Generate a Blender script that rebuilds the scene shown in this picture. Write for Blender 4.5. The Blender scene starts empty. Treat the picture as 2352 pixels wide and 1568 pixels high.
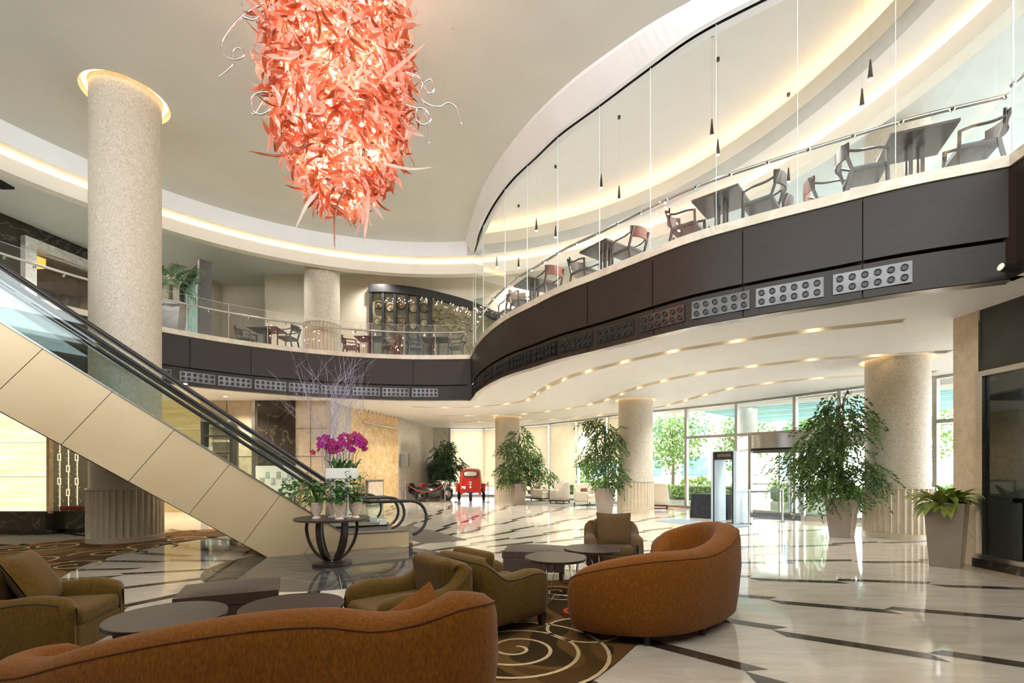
import bpy, bmesh, math, random
from mathutils import Vector, Matrix
# ------------------------------------------------------------------ camera, sky, sun, exposure
S = bpy.context.scene
COL = S.collection
RND = random.Random(11)
PI = math.pi
cam_d = bpy.data.cameras.new('camera'); cam = bpy.data.objects.new('camera', cam_d); COL.objects.link(cam)
cam.location = (0, 0, 1.5); cam.rotation_euler = (PI/2, 0, 0)
cam_d.sensor_width = 36; cam_d.lens = 17.0; cam_d.shift_y = 296/2352; cam_d.clip_end = 300
S.camera = cam
S.view_settings.view_transform = 'Standard'; S.view_settings.look = 'None'
S.view_settings.gamma = 1; S.view_settings.use_curve_mapping = False
S.view_settings.exposure = EXPOSURE = 1.6
cy = S.cycles
cy.max_bounces = 7; cy.diffuse_bounces = 4; cy.glossy_bounces = 3; cy.transmission_bounces = 4
cy.transparent_max_bounces = 24; cy.caustics_reflective = False; cy.caustics_refractive = False
cy.sample_clamp_indirect = 5.0; cy.use_denoising = True; cy.use_adaptive_sampling = True; cy.adaptive_threshold = .02; cy.blur_glossy = 0.5
W = bpy.data.worlds.new('World'); S.world = W; W.use_nodes = True
_wn = W.node_tree.nodes; _bg = _wn['Background']
_bg.inputs[0].default_value = (0.90, 0.95, 1.0, 1); _bg.inputs[1].default_value = 3.2
_sun = bpy.data.lights.new('sun', 'SUN'); _sun.energy = 1.7; _sun.angle = 0.02; _sun.color = (1, .95, .85)
sun = bpy.data.objects.new('sun', _sun); COL.objects.link(sun)
sun.rotation_euler = Vector((0.35, 0.75, -0.85)).to_track_quat('-Z', 'Y').to_euler()

# daylight and the warm lamps of the hall
def lamp(name, kind, loc, watts, col, size=.1, rot=None, spot=None):
    l = bpy.data.lights.new(name, kind); l.energy = watts; l.color = col
    if kind == 'SPOT': l.spot_size = spot; l.spot_blend = .8; l.shadow_soft_size = size
    elif kind == 'POINT': l.shadow_soft_size = size
    o = bpy.data.objects.new(name, l); COL.objects.link(o); o.location = loc
    if rot: o.rotation_euler = rot
    return o
WARM = (1, .82, .6)

# ------------------------------------------------------------------ picture geometry (frame is 2352 x 1568)
F = 17/36*2352; HX = 1176; HY = 1080
def gz(px, py, z):
    Y = (1.5-z)*F/(py-HY); return Vector(((px-HX)/F*Y, Y, z))
def gy(px, py, Y):
    return Vector(((px-HX)/F*Y, Y, 1.5+(HY-py)*Y/F))

# ------------------------------------------------------------------ materials
def newmat(name):
    m = bpy.data.materials.new(name); m.use_nodes = True
    nt = m.node_tree; nt.nodes.clear()
    out = nt.nodes.new('ShaderNodeOutputMaterial')
    return m, nt, out
def lin(c):
    if isinstance(c, str):
        c = [int(c[i:i+2], 16)/255 for i in (0, 2, 4)]
        c = [x/12.92 if x <= .04045 else ((x+.055)/1.055)**2.4 for x in c]
    return (c[0], c[1], c[2], 1)
def pm(name, c1, c2=None, scale=6, rough=.5, metal=0, bump=0, stretch=(1, 1, 1), detail=4, dist=0, spec=.5, coat=0, lo=.35, hi=.65, sheen=0, rough2=None, bscale=None):
    m, nt, out = newmat(name); N = nt.nodes; L = nt.links
    b = N.new('ShaderNodeBsdfPrincipled'); L.new(b.outputs[0], out.inputs[0])
    b.inputs['Roughness'].default_value = rough; b.inputs['Metallic'].default_value = metal
    b.inputs['Specular IOR Level'].default_value = spec; b.inputs['Coat Weight'].default_value = coat
    if sheen: b.inputs['Sheen Weight'].default_value = sheen; b.inputs['Sheen Roughness'].default_value = .5
    tc = N.new('ShaderNodeTexCoord'); mp = N.new('ShaderNodeMapping'); mp.inputs['Scale'].default_value = stretch
    L.new(tc.outputs['Object'], mp.inputs[0])
    nz = N.new('ShaderNodeTexNoise'); nz.inputs['Scale'].default_value = scale; nz.inputs['Detail'].default_value = detail
    nz.inputs['Distortion'].default_value = dist
    L.new(mp.outputs[0], nz.inputs['Vector'])
    cr = N.new('ShaderNodeValToRGB'); cr.color_ramp.elements[0].position = lo; cr.color_ramp.elements[1].position = hi
    cr.color_ramp.elements[0].color = lin(c1); cr.color_ramp.elements[1].color = lin(c2 or c1)
    L.new(nz.outputs[0], cr.inputs[0]); L.new(cr.outputs[0], b.inputs['Base Color'])
    if bump:
        bp = N.new('ShaderNodeBump'); bp.inputs['Strength'].default_value = bump; bp.inputs['Distance'].default_value = .02
        if bscale:
            nb = N.new('ShaderNodeTexNoise'); nb.inputs['Scale'].default_value = bscale; nb.inputs['Detail'].default_value = 2
            L.new(mp.outputs[0], nb.inputs['Vector']); L.new(nb.outputs[0], bp.inputs['Height'])
        else: L.new(nz.outputs[0], bp.inputs['Height'])
        L.new(bp.outputs[0], b.inputs['Normal'])
    return m
def marble(name, base, base2, vein, scale=1.2, rough=.12, vlo=.47, vhi=.5, stretch=(1, 1, 1), spec=.5, vamt=.7, streak=0):
    m, nt, out = newmat(name); N = nt.nodes; L = nt.links
    b = N.new('ShaderNodeBsdfPrincipled'); L.new(b.outputs[0], out.inputs[0])
    b.inputs['Roughness'].default_value = rough; b.inputs['Specular IOR Level'].default_value = spec
    tc = N.new('ShaderNodeTexCoord'); mp = N.new('ShaderNodeMapping'); mp.inputs['Scale'].default_value = stretch
    L.new(tc.outputs['Object'], mp.inputs[0])
    n1 = N.new('ShaderNodeTexNoise'); n1.inputs['Scale'].default_value = scale*2; n1.inputs['Detail'].default_value = 8; n1.inputs['Distortion'].default_value = .6
    n2 = N.new('ShaderNodeTexNoise'); n2.inputs['Scale'].default_value = scale; n2.inputs['Detail'].default_value = 5; n2.inputs['Distortion'].default_value = 1.2
    L.new(mp.outputs[0], n1.inputs['Vector']); L.new(mp.outputs[0], n2.inputs['Vector'])
    cr = N.new('ShaderNodeValToRGB'); cr.color_ramp.elements[0].position = .3; cr.color_ramp.elements[1].position = .7
    cr.color_ramp.elements[0].color = lin(base); cr.color_ramp.elements[1].color = lin(base2); L.new(n1.outputs[0], cr.inputs[0])
    # thin veins where the second noise crosses its middle value
    v = N.new('ShaderNodeValToRGB'); e = v.color_ramp.elements
    e[0].position = vlo-.02; e[0].color = (0, 0, 0, 1); e[1].position = vhi+.02; e[1].color = (0, 0, 0, 1)
    k = e.new((vlo+vhi)/2); k.color = (vamt, vamt, vamt, 1)
    L.new(n2.outputs[0], v.inputs[0])
    mx = N.new('ShaderNodeMix'); mx.data_type = 'RGBA'; L.new(v.outputs[0], mx.inputs[0]); L.new(cr.outputs[0], mx.inputs[6])
    mx.inputs[7].default_value = lin(vein); L.new(mx.outputs[2], b.inputs['Base Color'])
    return m
def emit(name, col, st):
    m, nt, out = newmat(name); e = nt.nodes.new('ShaderNodeEmission'); nt.links.new(e.outputs[0], out.inputs[0])
    e.inputs[0].default_value = lin(col); e.inputs[1].default_value = st; return m
def glass(name, tint=(.985, .992, .988), refl=1.0, rough=0.0):
    # thin pane: clear straight through, mirror-like at grazing angles, the same from both sides
    m, nt, out = newmat(name); N = nt.nodes; L = nt.links
    t = N.new('ShaderNodeBsdfTransparent'); t.inputs[0].default_value = (*tint, 1)
    g = N.new('ShaderNodeBsdfGlossy'); g.inputs['Roughness'].default_value = rough; g.inputs[0].default_value = (.95, 1, .99, 1)
    lw = N.new('ShaderNodeLayerWeight'); lw.inputs[0].default_value = .5
    pw = N.new('ShaderNodeMath'); pw.operation = 'POWER'; pw.inputs[1].default_value = 5; L.new(lw.outputs['Facing'], pw.inputs[0])
    ml = N.new('ShaderNodeMath'); ml.operation = 'MULTIPLY_ADD'; ml.inputs[1].default_value = .6*refl; ml.inputs[2].default_value = .035*refl; L.new(pw.outputs[0], ml.inputs[0])
    mx = N.new('ShaderNodeMixShader'); L.new(ml.outputs[0], mx.inputs[0]); L.new(t.outputs[0], mx.inputs[1]); L.new(g.outputs[0], mx.inputs[2])
    L.new(mx.outputs[0], out.inputs[0]); return m
def leafmat(name, c1, c2, trans=.35, rough=.45, scale=9, alpha=0, glow=0):
    m, nt, out = newmat(name); N = nt.nodes; L = nt.links
    d = N.new('ShaderNodeBsdfPrincipled'); d.inputs['Roughness'].default_value = rough
    t = N.new('ShaderNodeBsdfTranslucent')
    tc = N.new('ShaderNodeTexCoord'); nz = N.new('ShaderNodeTexNoise'); nz.inputs['Scale'].default_value = scale; L.new(tc.outputs['Object'], nz.inputs['Vector'])
    cr = N.new('ShaderNodeValToRGB'); cr.color_ramp.elements[0].position = .35; cr.color_ramp.elements[1].position = .65
    cr.color_ramp.elements[0].color = lin(c1); cr.color_ramp.elements[1].color = lin(c2); L.new(nz.outputs[0], cr.inputs[0])
    L.new(cr.outputs[0], d.inputs['Base Color']); L.new(cr.outputs[0], t.inputs[0])
    mx = N.new('ShaderNodeMixShader'); mx.inputs[0].default_value = trans; L.new(d.outputs[0], mx.inputs[1]); L.new(t.outputs[0], mx.inputs[2])
    last = mx
    if alpha:
        tr = N.new('ShaderNodeBsdfTransparent'); L.new(cr.outputs[0], tr.inputs[0])
        m2 = N.new('ShaderNodeMixShader'); m2.inputs[0].default_value = alpha; L.new(mx.outputs[0], m2.inputs[1]); L.new(tr.outputs[0], m2.inputs[2]); last = m2
    L.new(last.outputs[0], out.inputs[0]); return m

M = {}
M['white'] = pm('white_paint', 'f1f0ee', 'eeedea', 2, .6)
M['tan'] = pm('warm_grey_paint', 'dfdfd5', 'dbdacf', 1, .65)
M['cream'] = pm('cream_paint', 'ece5d6', 'e8e1d1', 2, .6)
M['beige_wall'] = pm('beige_wallcovering', 'd6cbb4', 'cfc3ab', 3, .6, stretch=(8, 8, .4))
M['darkwood'] = pm('dark_wood_veneer', '352a22', '281f18', 3, .45, spec=.3, stretch=(1.2, 1.2, 40), lo=.3, hi=.7, detail=6)
M['darkwall'] = pm('charcoal_wall', '3b3733', '332f2c', 3, .5)
M['stone'] = marble('pale_stone', 'c9bda6', 'd8cdb8', 'e8e0d2', 1.2, .15, vamt=.5)
M['floor'] = marble('polished_beige_marble', 'c4b9a8', 'd6ccbe', 'e6dfd3', .9, .055, vlo=.488, vhi=.494, stretch=(.8, 3.2, 1), vamt=.35, spec=.75)
M['inlay'] = marble('dark_marble', '4a4038', '3a322c', '7b7066', 1.5, .07, vamt=.25)
M['disc'] = marble('dark_grey_marble', '4b4a48', '403f3e', '8d8b87', 1.1, .06, vlo=.485, vhi=.49, vamt=.6)
M['nero'] = marble('dark_brown_marble', '3a332b', '2b2620', 'a89c8a', 1.1, .12, vlo=.4885, vhi=.4915, vamt=.28)
M['wallmarble'] = marble('beige_wall_marble', 'b8a58a', 'cbb99d', 'dacbb2', 2.6, .2, vamt=.4)
M['greymarble'] = marble('grey_wall_marble', 'b4aea2', 'cfcabf', 'e4e0d8', 3.5, .2, vamt=.5)
M['bluewhite'] = pm('pale_blue_white_paint', 'c9c8c2', 'c2c2bb', 2, .35)
M['gold'] = marble('golden_wall_marble', 'd3b07a', 'e6cc9c', 'f6e8c6', 2.0, .25)
M['plaster'] = pm('column_plaster', 'b0a48f', 'ccc2b0', 16, .5, bump=.12, detail=10, dist=2.2, lo=.36, hi=.64)
M['flute'] = marble('column_marble', 'c0b196', 'cdbfa8', 'd8ccb8', 1.6, .22, vamt=.25)
M['steel'] = pm('brushed_steel', 'c4c2bd', 'aeaca7', 4, .28, 1, stretch=(1, 1, 20))
M['chrome'] = pm('polished_steel', 'd8d8d6', None, 4, .12, 1)
M['champagne'] = pm('champagne_metal_cladding', 'd2bc97', 'cbb48d', 1, .40, .3)
M['blackmetal'] = pm('black_metal', '1b1a19', '232120', 5, .4)
M['rubber'] = pm('black_rubber', '1d1b19', '2a2725', 8, .45)
M['glass'] = glass('clear_glass')
M['glassgreen'] = glass('green_tinted_glass', (.86, .94, .92), 1.2)
M['glassdark'] = glass('smoked_glass', (.42, .46, .47), 1.6)
M['glassedge'] = pm('glass_edge', 'e6ece9', 'd8e2de', 4, .2)
M['led'] = emit('warm_led', 'ffd9a4', 4.5)
M['ledring'] = emit('amber_led', 'ffd096', 1.6)
M['lamp'] = emit('downlight_lens', 'ffe2b4', 12)

# ------------------------------------------------------------------ mesh builder
class MB:
    def __init__(s): s.v = []; s.f = []
    def add(s, vs, fs, X=None):
        o = len(s.v)
        s.v += [tuple(X @ Vector(v)) if X is not None else tuple(v) for v in vs]
        s.f += [tuple(i+o for i in f) for f in fs]; return s
    def box(s, c, d, rz=0, X=None):
        x, y, z = (k/2 for k in d)
        vs = [(i*x, j*y, k*z) for i in (-1, 1) for j in (-1, 1) for k in (-1, 1)]
        T = Matrix.Translation(c) @ Matrix.Rotation(rz, 4, 'Z')
        if X is not None: T = X @ T
        return s.add(vs, [(0, 1, 3, 2), (4, 6, 7, 5), (0, 4, 5, 1), (2, 3, 7, 6), (0, 2, 6, 4), (1, 5, 7, 3)], T)
    def bar(s, a, b, w, h, up=(0, 0, 1)):
        a = Vector(a); b = Vector(b); d = (b-a); l = d.length; d.normalize(); u = Vector(up)
        sd = d.cross(u)
        if sd.length < 1e-4: sd = d.cross(Vector((1, 0, 0)))
        sd.normalize(); u = sd.cross(d)
        vs = [p+sd*i*w/2+u*k*h/2 for p in (a, b) for i, k in ((-1, -1), (1, -1), (1, 1), (-1, 1))]
        return s.add(vs, [(0, 1, 2, 3), (7, 6, 5, 4), (0, 4, 5, 1), (1, 5, 6, 2), (2, 6, 7, 3), (3, 7, 4, 0)])
    def tube(s, pts, r, n=8, closed=False, cap=True):
        P = [Vector(p) for p in pts]; k = len(P)
        rs = r if isinstance(r, (list, tuple)) else [r]*k
        tg = []
        for i in range(k):
            a = P[(i-1) % k] if (closed or i > 0) else P[i]; b = P[(i+1) % k] if (closed or i < k-1) else P[i]
            t = b-a; tg.append(t.normalized() if t.length > 1e-9 else Vector((0, 0, 1)))
        nrm = tg[0].cross(Vector((0, 0, 1)))
        if nrm.length < 1e-3: nrm = tg[0].cross(Vector((1, 0, 0)))
        nrm.normalize(); o = len(s.v)
        for i in range(k):
            nrm = (nrm - tg[i]*nrm.dot(tg[i]))
            if nrm.length < 1e-6: nrm = tg[i].orthogonal()
            nrm.normalize(); bn = tg[i].cross(nrm)
            for j in range(n):
                a = 2*PI*j/n; s.v.append(tuple(P[i]+(nrm*math.cos(a)+bn*math.sin(a))*rs[i]))
        for i in range(k if closed else k-1):
            for j in range(n):
                a = o+i*n+j; b = o+i*n+(j+1) % n; c = o+((i+1) % k)*n
                s.f.append((a, b, c+(j+1) % n, c+j))
        if cap and not closed:
            s.f.append(tuple(o+j for j in range(n))[::-1]); s.f.append(tuple(o+(k-1)*n+j for j in range(n)))
        return s
    def lathe(s, prof, n=24, c=(0, 0, 0), X=None, cap=True):
        vs = []; fs = []
        for r, z in prof:
            for j in range(n):
                a = 2*PI*j/n; vs.append((c[0]+r*math.cos(a), c[1]+r*math.sin(a), c[2]+z))
        for i in range(len(prof)-1):
            for j in range(n):
                fs.append((i*n+j, i*n+(j+1) % n, (i+1)*n+(j+1) % n, (i+1)*n+j))
        if cap:
            if prof[0][0] > 1e-4: fs.append(tuple(range(n))[::-1])
            if prof[-1][0] > 1e-4: fs.append(tuple((len(prof)-1)*n+j for j in range(n)))
        return s.add(vs, fs, X)
    def prism(s, poly, z0, z1, X=None):
        n = len(poly); vs = [(p[0], p[1], z0) for p in poly]+[(p[0], p[1], z1) for p in poly]
        fs = [tuple(range(n))[::-1], tuple(range(n, 2*n))]+[(i, (i+1) % n, n+(i+1) % n, n+i) for i in range(n)]
        return s.add(vs, fs, X)
    def strip(s, *lines, closed=False):
        n = len(lines[0]); o = len(s.v)
        for l in lines: s.v += [tuple(p) for p in l]
        for k in range(len(lines)-1):
            for i in range(n if closed else n-1):
                j = (i+1) % n; s.f.append((o+k*n+i, o+k*n+j, o+(k+1)*n+j, o+(k+1)*n+i))
        return s
    def ball(s, c, r, n=10, sz=1):
        m = n//2
        pr = [(r*math.sin(PI*i/m), -r*sz*math.cos(PI*i/m)) for i in range(m+1)]
        return s.lathe(pr, n, c, cap=False)
    def build(s, name, mat, parent=None, smooth=None, bevel=0, seg=2, sub=0, world=False):
        me = bpy.data.meshes.new(name); me.from_pydata(s.v, [], s.f); me.update()
        o = bpy.data.objects.new(name, me); COL.objects.link(o)
        me.materials.append(M[mat] if isinstance(mat, str) else mat)
        if smooth is not None:
            for p in me.polygons: p.use_smooth = True
            if smooth < 180: me.set_sharp_from_angle(angle=math.radians(smooth))
        if bevel:
            b = o.modifiers.new('bevel', 'BEVEL'); b.width = bevel; b.segments = seg; b.limit_method = 'ANGLE'; b.angle_limit = .6
        if sub:
            q = o.modifiers.new('subdivision', 'SUBSURF'); q.levels = sub; q.render_levels = sub
        if parent is not None: o.parent = parent
        return o

def thing(name, label, cat, loc=(0, 0, 0), rz=0, group=None):
    o = bpy.data.objects.new(name, None); COL.objects.link(o); o.empty_display_size = .1
    o.location = loc; o.rotation_euler = (0, 0, rz); o['label'] = label; o['category'] = cat
    if group: o['group'] = group
    return o
def tag(o, label, cat, group=None):
    o['label'] = label; o['category'] = cat
    if group: o['group'] = group
    return o
def struct(o, label=None):
    o['kind'] = 'structure'
    if label: o['label'] = label
    return o
KIDS = {}
def kids(r): return [c for c in bpy.data.objects if c.parent == r]
def dup(root, loc, rz=0, label=None, group=None, tree=None):
    # a copy of a thing with copies of its parts and sub-parts; tree caches the child lists
    if tree is None: tree = snapshot(root)
    r = root.copy(); COL.objects.link(r); r.location = loc; r.rotation_euler = (0, 0, rz)
    if label: r['label'] = label
    if group: r['group'] = group
    for ch, gs in tree:
        c = ch.copy(); COL.objects.link(c); c.parent = r
        for g in gs:
            d = g.copy(); COL.objects.link(d); d.parent = c
    return r
def snapshot(root): return [(c, kids(c)) for c in kids(root)]

def catmull(pts, n, closed=False):
    P = [Vector(p) for p in pts]; k = len(P); out = []
    segs = k if closed else k-1
    dense = []
    for i in range(segs):
        p0 = P[(i-1) % k] if (closed or i > 0) else P[0]*2-P[1]
        p1 = P[i]; p2 = P[(i+1) % k]
        p3 = P[(i+2) % k] if (closed or i+2 < k) else P[-1]*2-P[-2]
        for j in range(16):
            t = j/16
            dense.append(.5*((2*p1)+(p2-p0)*t+(2*p0-5*p1+4*p2-p3)*t*t+(3*p1-p0-3*p2+p3)*t**3))
    dense.append(P[0] if closed else P[-1])
    return resample(dense, n)
def resample(P, n):
    P = [Vector(p) for p in P]; L = [0]
    for a, b in zip(P, P[1:]): L.append(L[-1]+(b-a).length)
    out = []; j = 0
    for i in range(n):
        d = L[-1]*i/(n-1)
        while j < len(P)-2 and L[j+1] < d: j += 1
        t = (d-L[j])/max(1e-9, L[j+1]-L[j]); out.append(P[j].lerp(P[j+1], min(1, max(0, t))))
    return out
def offset(P, d):
    # move a plan polyline sideways; positive = to the right of its direction of travel
    out = []
    for i in range(len(P)):
        a = P[max(0, i-1)]; b = P[min(len(P)-1, i+1)]
        t = Vector((b[0]-a[0], b[1]-a[1])).normalized()
        out.append(Vector((P[i][0]+t.y*d, P[i][1]-t.x*d)))
    return out
def at(P, z): return [(p[0], p[1], z) for p in P]
def arc(c, r, a0, a1, n): return [Vector((c[0]+r*math.cos(math.radians(a0+(a1-a0)*i/(n-1))), c[1]+r*math.sin(math.radians(a0+(a1-a0)*i/(n-1))))) for i in range(n)]
def fill(loops, z, name, mat):
    bm = bmesh.new()
    for lp in loops:
        vs = [bm.verts.new((p[0], p[1], z)) for p in lp]
        for a, b in zip(vs, vs[1:]+vs[:1]): bm.edges.new((a, b))
    bmesh.ops.triangle_fill(bm, use_beauty=True, edges=bm.edges[:])
    me = bpy.data.meshes.new(name); bm.to_mesh(me); bm.free()
    o = bpy.data.objects.new(name, me); COL.objects.link(o); me.materials.append(M[mat] if isinstance(mat, str) else mat); return o
def ray_at(P, px):
    # the point of a plan polyline that lies under picture column px
    k = (px-HX)/F
    for a, b in zip(P, P[1:]):
        fa = a[0]-k*a[1]; fb = b[0]-k*b[1]
        if fa*fb <= 0 and a[1] > 0:
            t = fa/(fa-fb) if fa != fb else 0
            return a.lerp(b, t), (b-a).normalized()
    return None, None
# ------------------------------------------------------------------ plan curves
CB = (-2.87, 8.10); RB = 9.13          # back balcony
CR = (-2.80, 7.40); RR = 9.56          # ceiling ring
CL = (-2.62, 7.12); RL = 10.15         # lower cove lip
CU = (-2.50, 8.50); RU = 9.36          # upper cove lip
CC = (-2.85, 7.80)                     # floor centre
BP = [(-1.475, 17.2), (-1.29, 16.3), (-1.105, 15.35), (-.65, 13.89), (-.10, 12.63), (.504, 11.67), (1.025, 10.85), (1.724, 10.03), (2.409, 9.197),
      (3.116, 8.391), (3.934, 7.769), (4.726, 7.252), (5.534, 6.742), (6.5, 6.30)]
BAL = catmull(BP, 90)                  # front edge of the restaurant balcony
COR = [Vector((6.5, 6.30)), Vector((6.33, 5.4)), Vector((6.15, 3.0)), Vector((6.1, -2.4))]
BACK = arc(CB, RB, 235, 82, 90)        # back balcony, left to right
BACK[-1] = Vector((-1.49, 17.18))
FAC = [Vector(p) for p in [(-4.6, 28.3), (-3.6, 28.5), (-.8, 28.5), (1.245, 26.6), (2.08, 25.65), (3.29, 24.15), (4.68, 21.7), (5.91, 20.27), (6.93, 19.28), (8.28, 17.69), (9.4, 16.15), (11.26, 13.0), (12.6, 10.0), (13.2, 6.0)]]
ZC = 4.0; ZM = 5.60
YB = -2.4                              # wall behind the camera
COLS = [(-8.32, 10.43, .625, 9.5), (-6.85, 17.45, .60, 9.2), (-.22, 22.8, .57, 4.0), (4.41, 17.27, .60, 4.0), (8.77, 11.02, .60, 9.2)]

# ------------------------------------------------------------------ floor
fl = MB().add([(-22, YB-1, 0), (24, YB-1, 0), (24, 36, 0), (-22, 36, 0)], [(0, 1, 2, 3)]).build('floor', 'floor'); struct(fl)
b = MB()
c = Vector(CC)
for k in range(33):
    th = math.radians(-9.65+k*360/33); d = Vector((math.cos(th), math.sin(th))); n = Vector((-d.y, d.x))
    for i in range(-5 if k % 2 else -4, 9):
        r0 = 7.40+1.125*i; r1 = r0+1.125; w = .15; s0 = .004 if i % 2 == 0 else -w-.004
        sk = .06 if i % 2 == 0 else -.06
        q = [c+d*(r0-sk)+n*s0, c+d*(r1-sk)+n*s0, c+d*(r1+sk)+n*(s0+w), c+d*(r0+sk)+n*(s0+w)]
        b.add([(p.x, p.y, .0015) for p in q], [(0, 1, 2, 3)])
struct(b.build('floor_inlay', 'inlay'))
b = MB()
for k in range(16):
    a0 = k*22.5+.15; a1 = (k+1)*22.5-.15
    b.add([(CC[0]+.02, CC[1], .003)]+at(arc(CC, 1.83, a0, a1, 8), .003), [tuple(range(9))])
struct(b.build('floor_medallion', 'disc'))

# ------------------------------------------------------------------ lower ceiling with light slots
def slot_loop(pts, w, n=60):
    c = catmull([Vector((p.x, p.y)) for p in pts], n)
    ww = [w]*n
    return [offset(c, w/2), offset(c, -w/2), c]
S1 = [gz(*p, ZC) for p in [(945, 934), (1026, 936), (1090, 934), (1152, 929), (1196, 922), (1217, 915), (1231, 903), (1263, 885), (1303, 867), (1358, 850), (1438, 829.6), (1542, 807), (1685, 784), (1838, 762), (1900, 754.6), (2078, 736)]]
S2 = [gz(*p, ZC) for p in [(1012, 955), (1073, 954.5), (1134, 953.5), (1189, 951.3), (1247, 946), (1349, 930), (1421, 906.5), (1449, 895.5), (1496, 881), (1567, 864.6), (1672, 848), (1796, 833), (1900, 823), (2183, 807)]]
S3 = [gz(*p, ZC) for p in [(1043, 969), (1095, 968.5), (1199, 966), (1250, 963.7), (1301, 960), (1396, 951.5), (1502, 936.5), (1541, 928.5), (1574, 919), (1667, 894), (1756, 880.5), (1867, 869.3), (1983, 862.5), (2150, 853)]]
SLOTS = [slot_loop(S1, .26), slot_loop(S2, .30), slot_loop(S3, .30)]
inner = BACK[:-1]+BAL+COR[1:]
outer = [Vector(p) for p in [(15.5, YB), (15.5, 6), (12.9, 10.0), (11.5, 13.1), (9.6, 16.3), (8.45, 17.85), (7.05, 19.45), (6.05, 20.45), (4.8, 21.9), (3.45, 24.3), (1.35, 26.8), (-.7, 28.7), (-3.6, 28.7), (-10, 28.7), (-16.5, 20), (-16.5, YB)]]
inner[0] = Vector((-8.6, YB+.02)) if False else inner[0]
start = Vector((inner[0].x, YB))
loops = [[start]+inner+outer]
for sl in SLOTS: loops.append(sl[0]+sl[1][::-1])
for cx, cy_, r, zt in COLS[2:]: loops.append(arc((cx, cy_), r+.11, 0, 350, 36))
lc = struct(fill(loops, ZC, 'ceiling_lower', 'white'))
b = MB(); bl = MB()
for sl in SLOTS:
    A = sl[0]+sl[1][::-1]+[sl[0][0]]
    b.strip(at(A, ZC), at(A, ZC+.14)); b.strip(at(sl[0], ZC+.14), at(sl[1], ZC+.14))
for cx, cy_, r, zt in COLS[2:]:
    A = arc((cx, cy_), r+.11, 0, 350, 36)
    b.strip(at(A, ZC), at(A, ZC+.12), at(arc((cx, cy_), r-.02, 0, 350, 36), ZC+.12), closed=True)
struct(b.build('trim_1', 'cream'))
# downlights in the slots
ndl = 0
proto = None
for si, sl in enumerate(SLOTS):
    c = sl[2]; tot = sum((q-p).length for p, q in zip(c, c[1:]))
    nn = int(tot/1.35)
    for p in resample(c, nn+2)[1:-1]:
        if proto is None:
            o = MB().lathe([(.075, 0), (.075, .03), (.06, .035)], 16).build('recessed_downlight', 'white')
            MB().lathe([(.055, -.004), (.001, -.004)], 16, cap=False).build('lens', 'lamp', o)
            tag(o, 'small round warm downlight recessed in a curved ceiling slot', 'downlight', 'downlights in the curved ceiling slots'); proto = o; tr = snapshot(o)
            o.location = (p.x, p.y, ZC+.10)
        else:
            o = dup(proto, (p.x, p.y, ZC+.10), 0, tree=tr)
        ndl += 1
        if ndl % 3 == 1 and all((p.x-c_[0])**2+(p.y-c_[1])**2 > 4 for c_ in COLS): lamp('downlight_lamp', 'SPOT', (p.x, p.y, ZC-.03), 150, (1, .98, .95), .06, (0, 0, 0), 2.3)

for (x, y) in [(-9.4, 13.9), (-11.4, 13.2), (-12.0, 15.8), (-9.6, 16.2)]:  # extra downlights added to brighten the walls and column base back here
    dup(proto, (x, y, ZC-.02), 0, 'small round warm fill downlight added in the ceiling behind the escalators', 'added fill downlights behind the escalators', tree=tr); lamp('downlight_lamp', 'SPOT', (x, y, ZC-.07), 180, (1, .88, .70), .06, (0, 0, 0), 2.4)
# ------------------------------------------------------------------ balconies
def fascia(P, side, name, npan, z0=ZC, gap=.008):
    n = len(P); out = lambda d: offset(P, d*side)
    tp = out(0); lo = out(-.035)
    b = MB()
    b.strip(at(out(-.10), 4.0), at(out(-.10), 5.45))
    for k in range(npan):
        i0 = k*(n-1)//npan; i1 = (k+1)*(n-1)//npan
        seg = [v.copy() for v in tp[i0:i1+1]]; sl = [v.copy() for v in lo[i0:i1+1]]
        for s_ in (seg, sl):
            d = (s_[1]-s_[0]).normalized(); s_[0] = s_[0]+d*gap; d = (s_[-1]-s_[-2]).normalized(); s_[-1] = s_[-1]-d*gap
        q = offset(seg, -.05*side)
        b.strip(at(q, 4.545), at(seg, 4.545), at(seg, 5.45))
        q = offset(sl, -.12*side)
        b.strip(at(q, 4.0), at(sl, 4.0), at(sl, 4.50), at(q, 4.50))
    return struct(b.build(name, 'darkwood'))
fascia(BAL, 1, 'wall_balcony_right', 9)
fascia(BACK, 1, 'wall_balcony_back', 14)
b = MB()
for P in (COR,):
    b.strip(at(P, 4.0), at(P, 5.45))
struct(b.build('wall_balcony_side', 'darkwood'))
# stone edge, floor of the upper level
b = MB()
for P in (BAL, BACK, COR):
    o = offset(P, .035)
    b.strip(at(offset(P, -.04), 5.45), at(o, 5.45), at(o, ZM), at(offset(P, -.30), ZM))
struct(b.build('trim_2', 'stone'))
o = struct(fill([[start]+inner+outer], ZM-.004, 'floor_upper', pm('grey_stone_floor', 'a8a6a2', '9b9995', 2, .3)))
struct(MB().box((-1.50, 17.26, 4.725), (.16, .16, 1.45)).build('trim_21', 'darkwood')); struct(MB().box((6.545, 6.30, 4.725), (.13, .16, 1.45), .05).build('trim_22', 'darkwood'))
# pale metal edge under the right balcony
b = MB(); b.strip(at(offset(BAL, -.02), 4.0), at(offset(BAL, .0), 3.985), at(offset(BAL, -.13), 3.965), at(offset(BAL, -.16), 4.0))
struct(b.build('trim_3', 'steel'))

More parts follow.
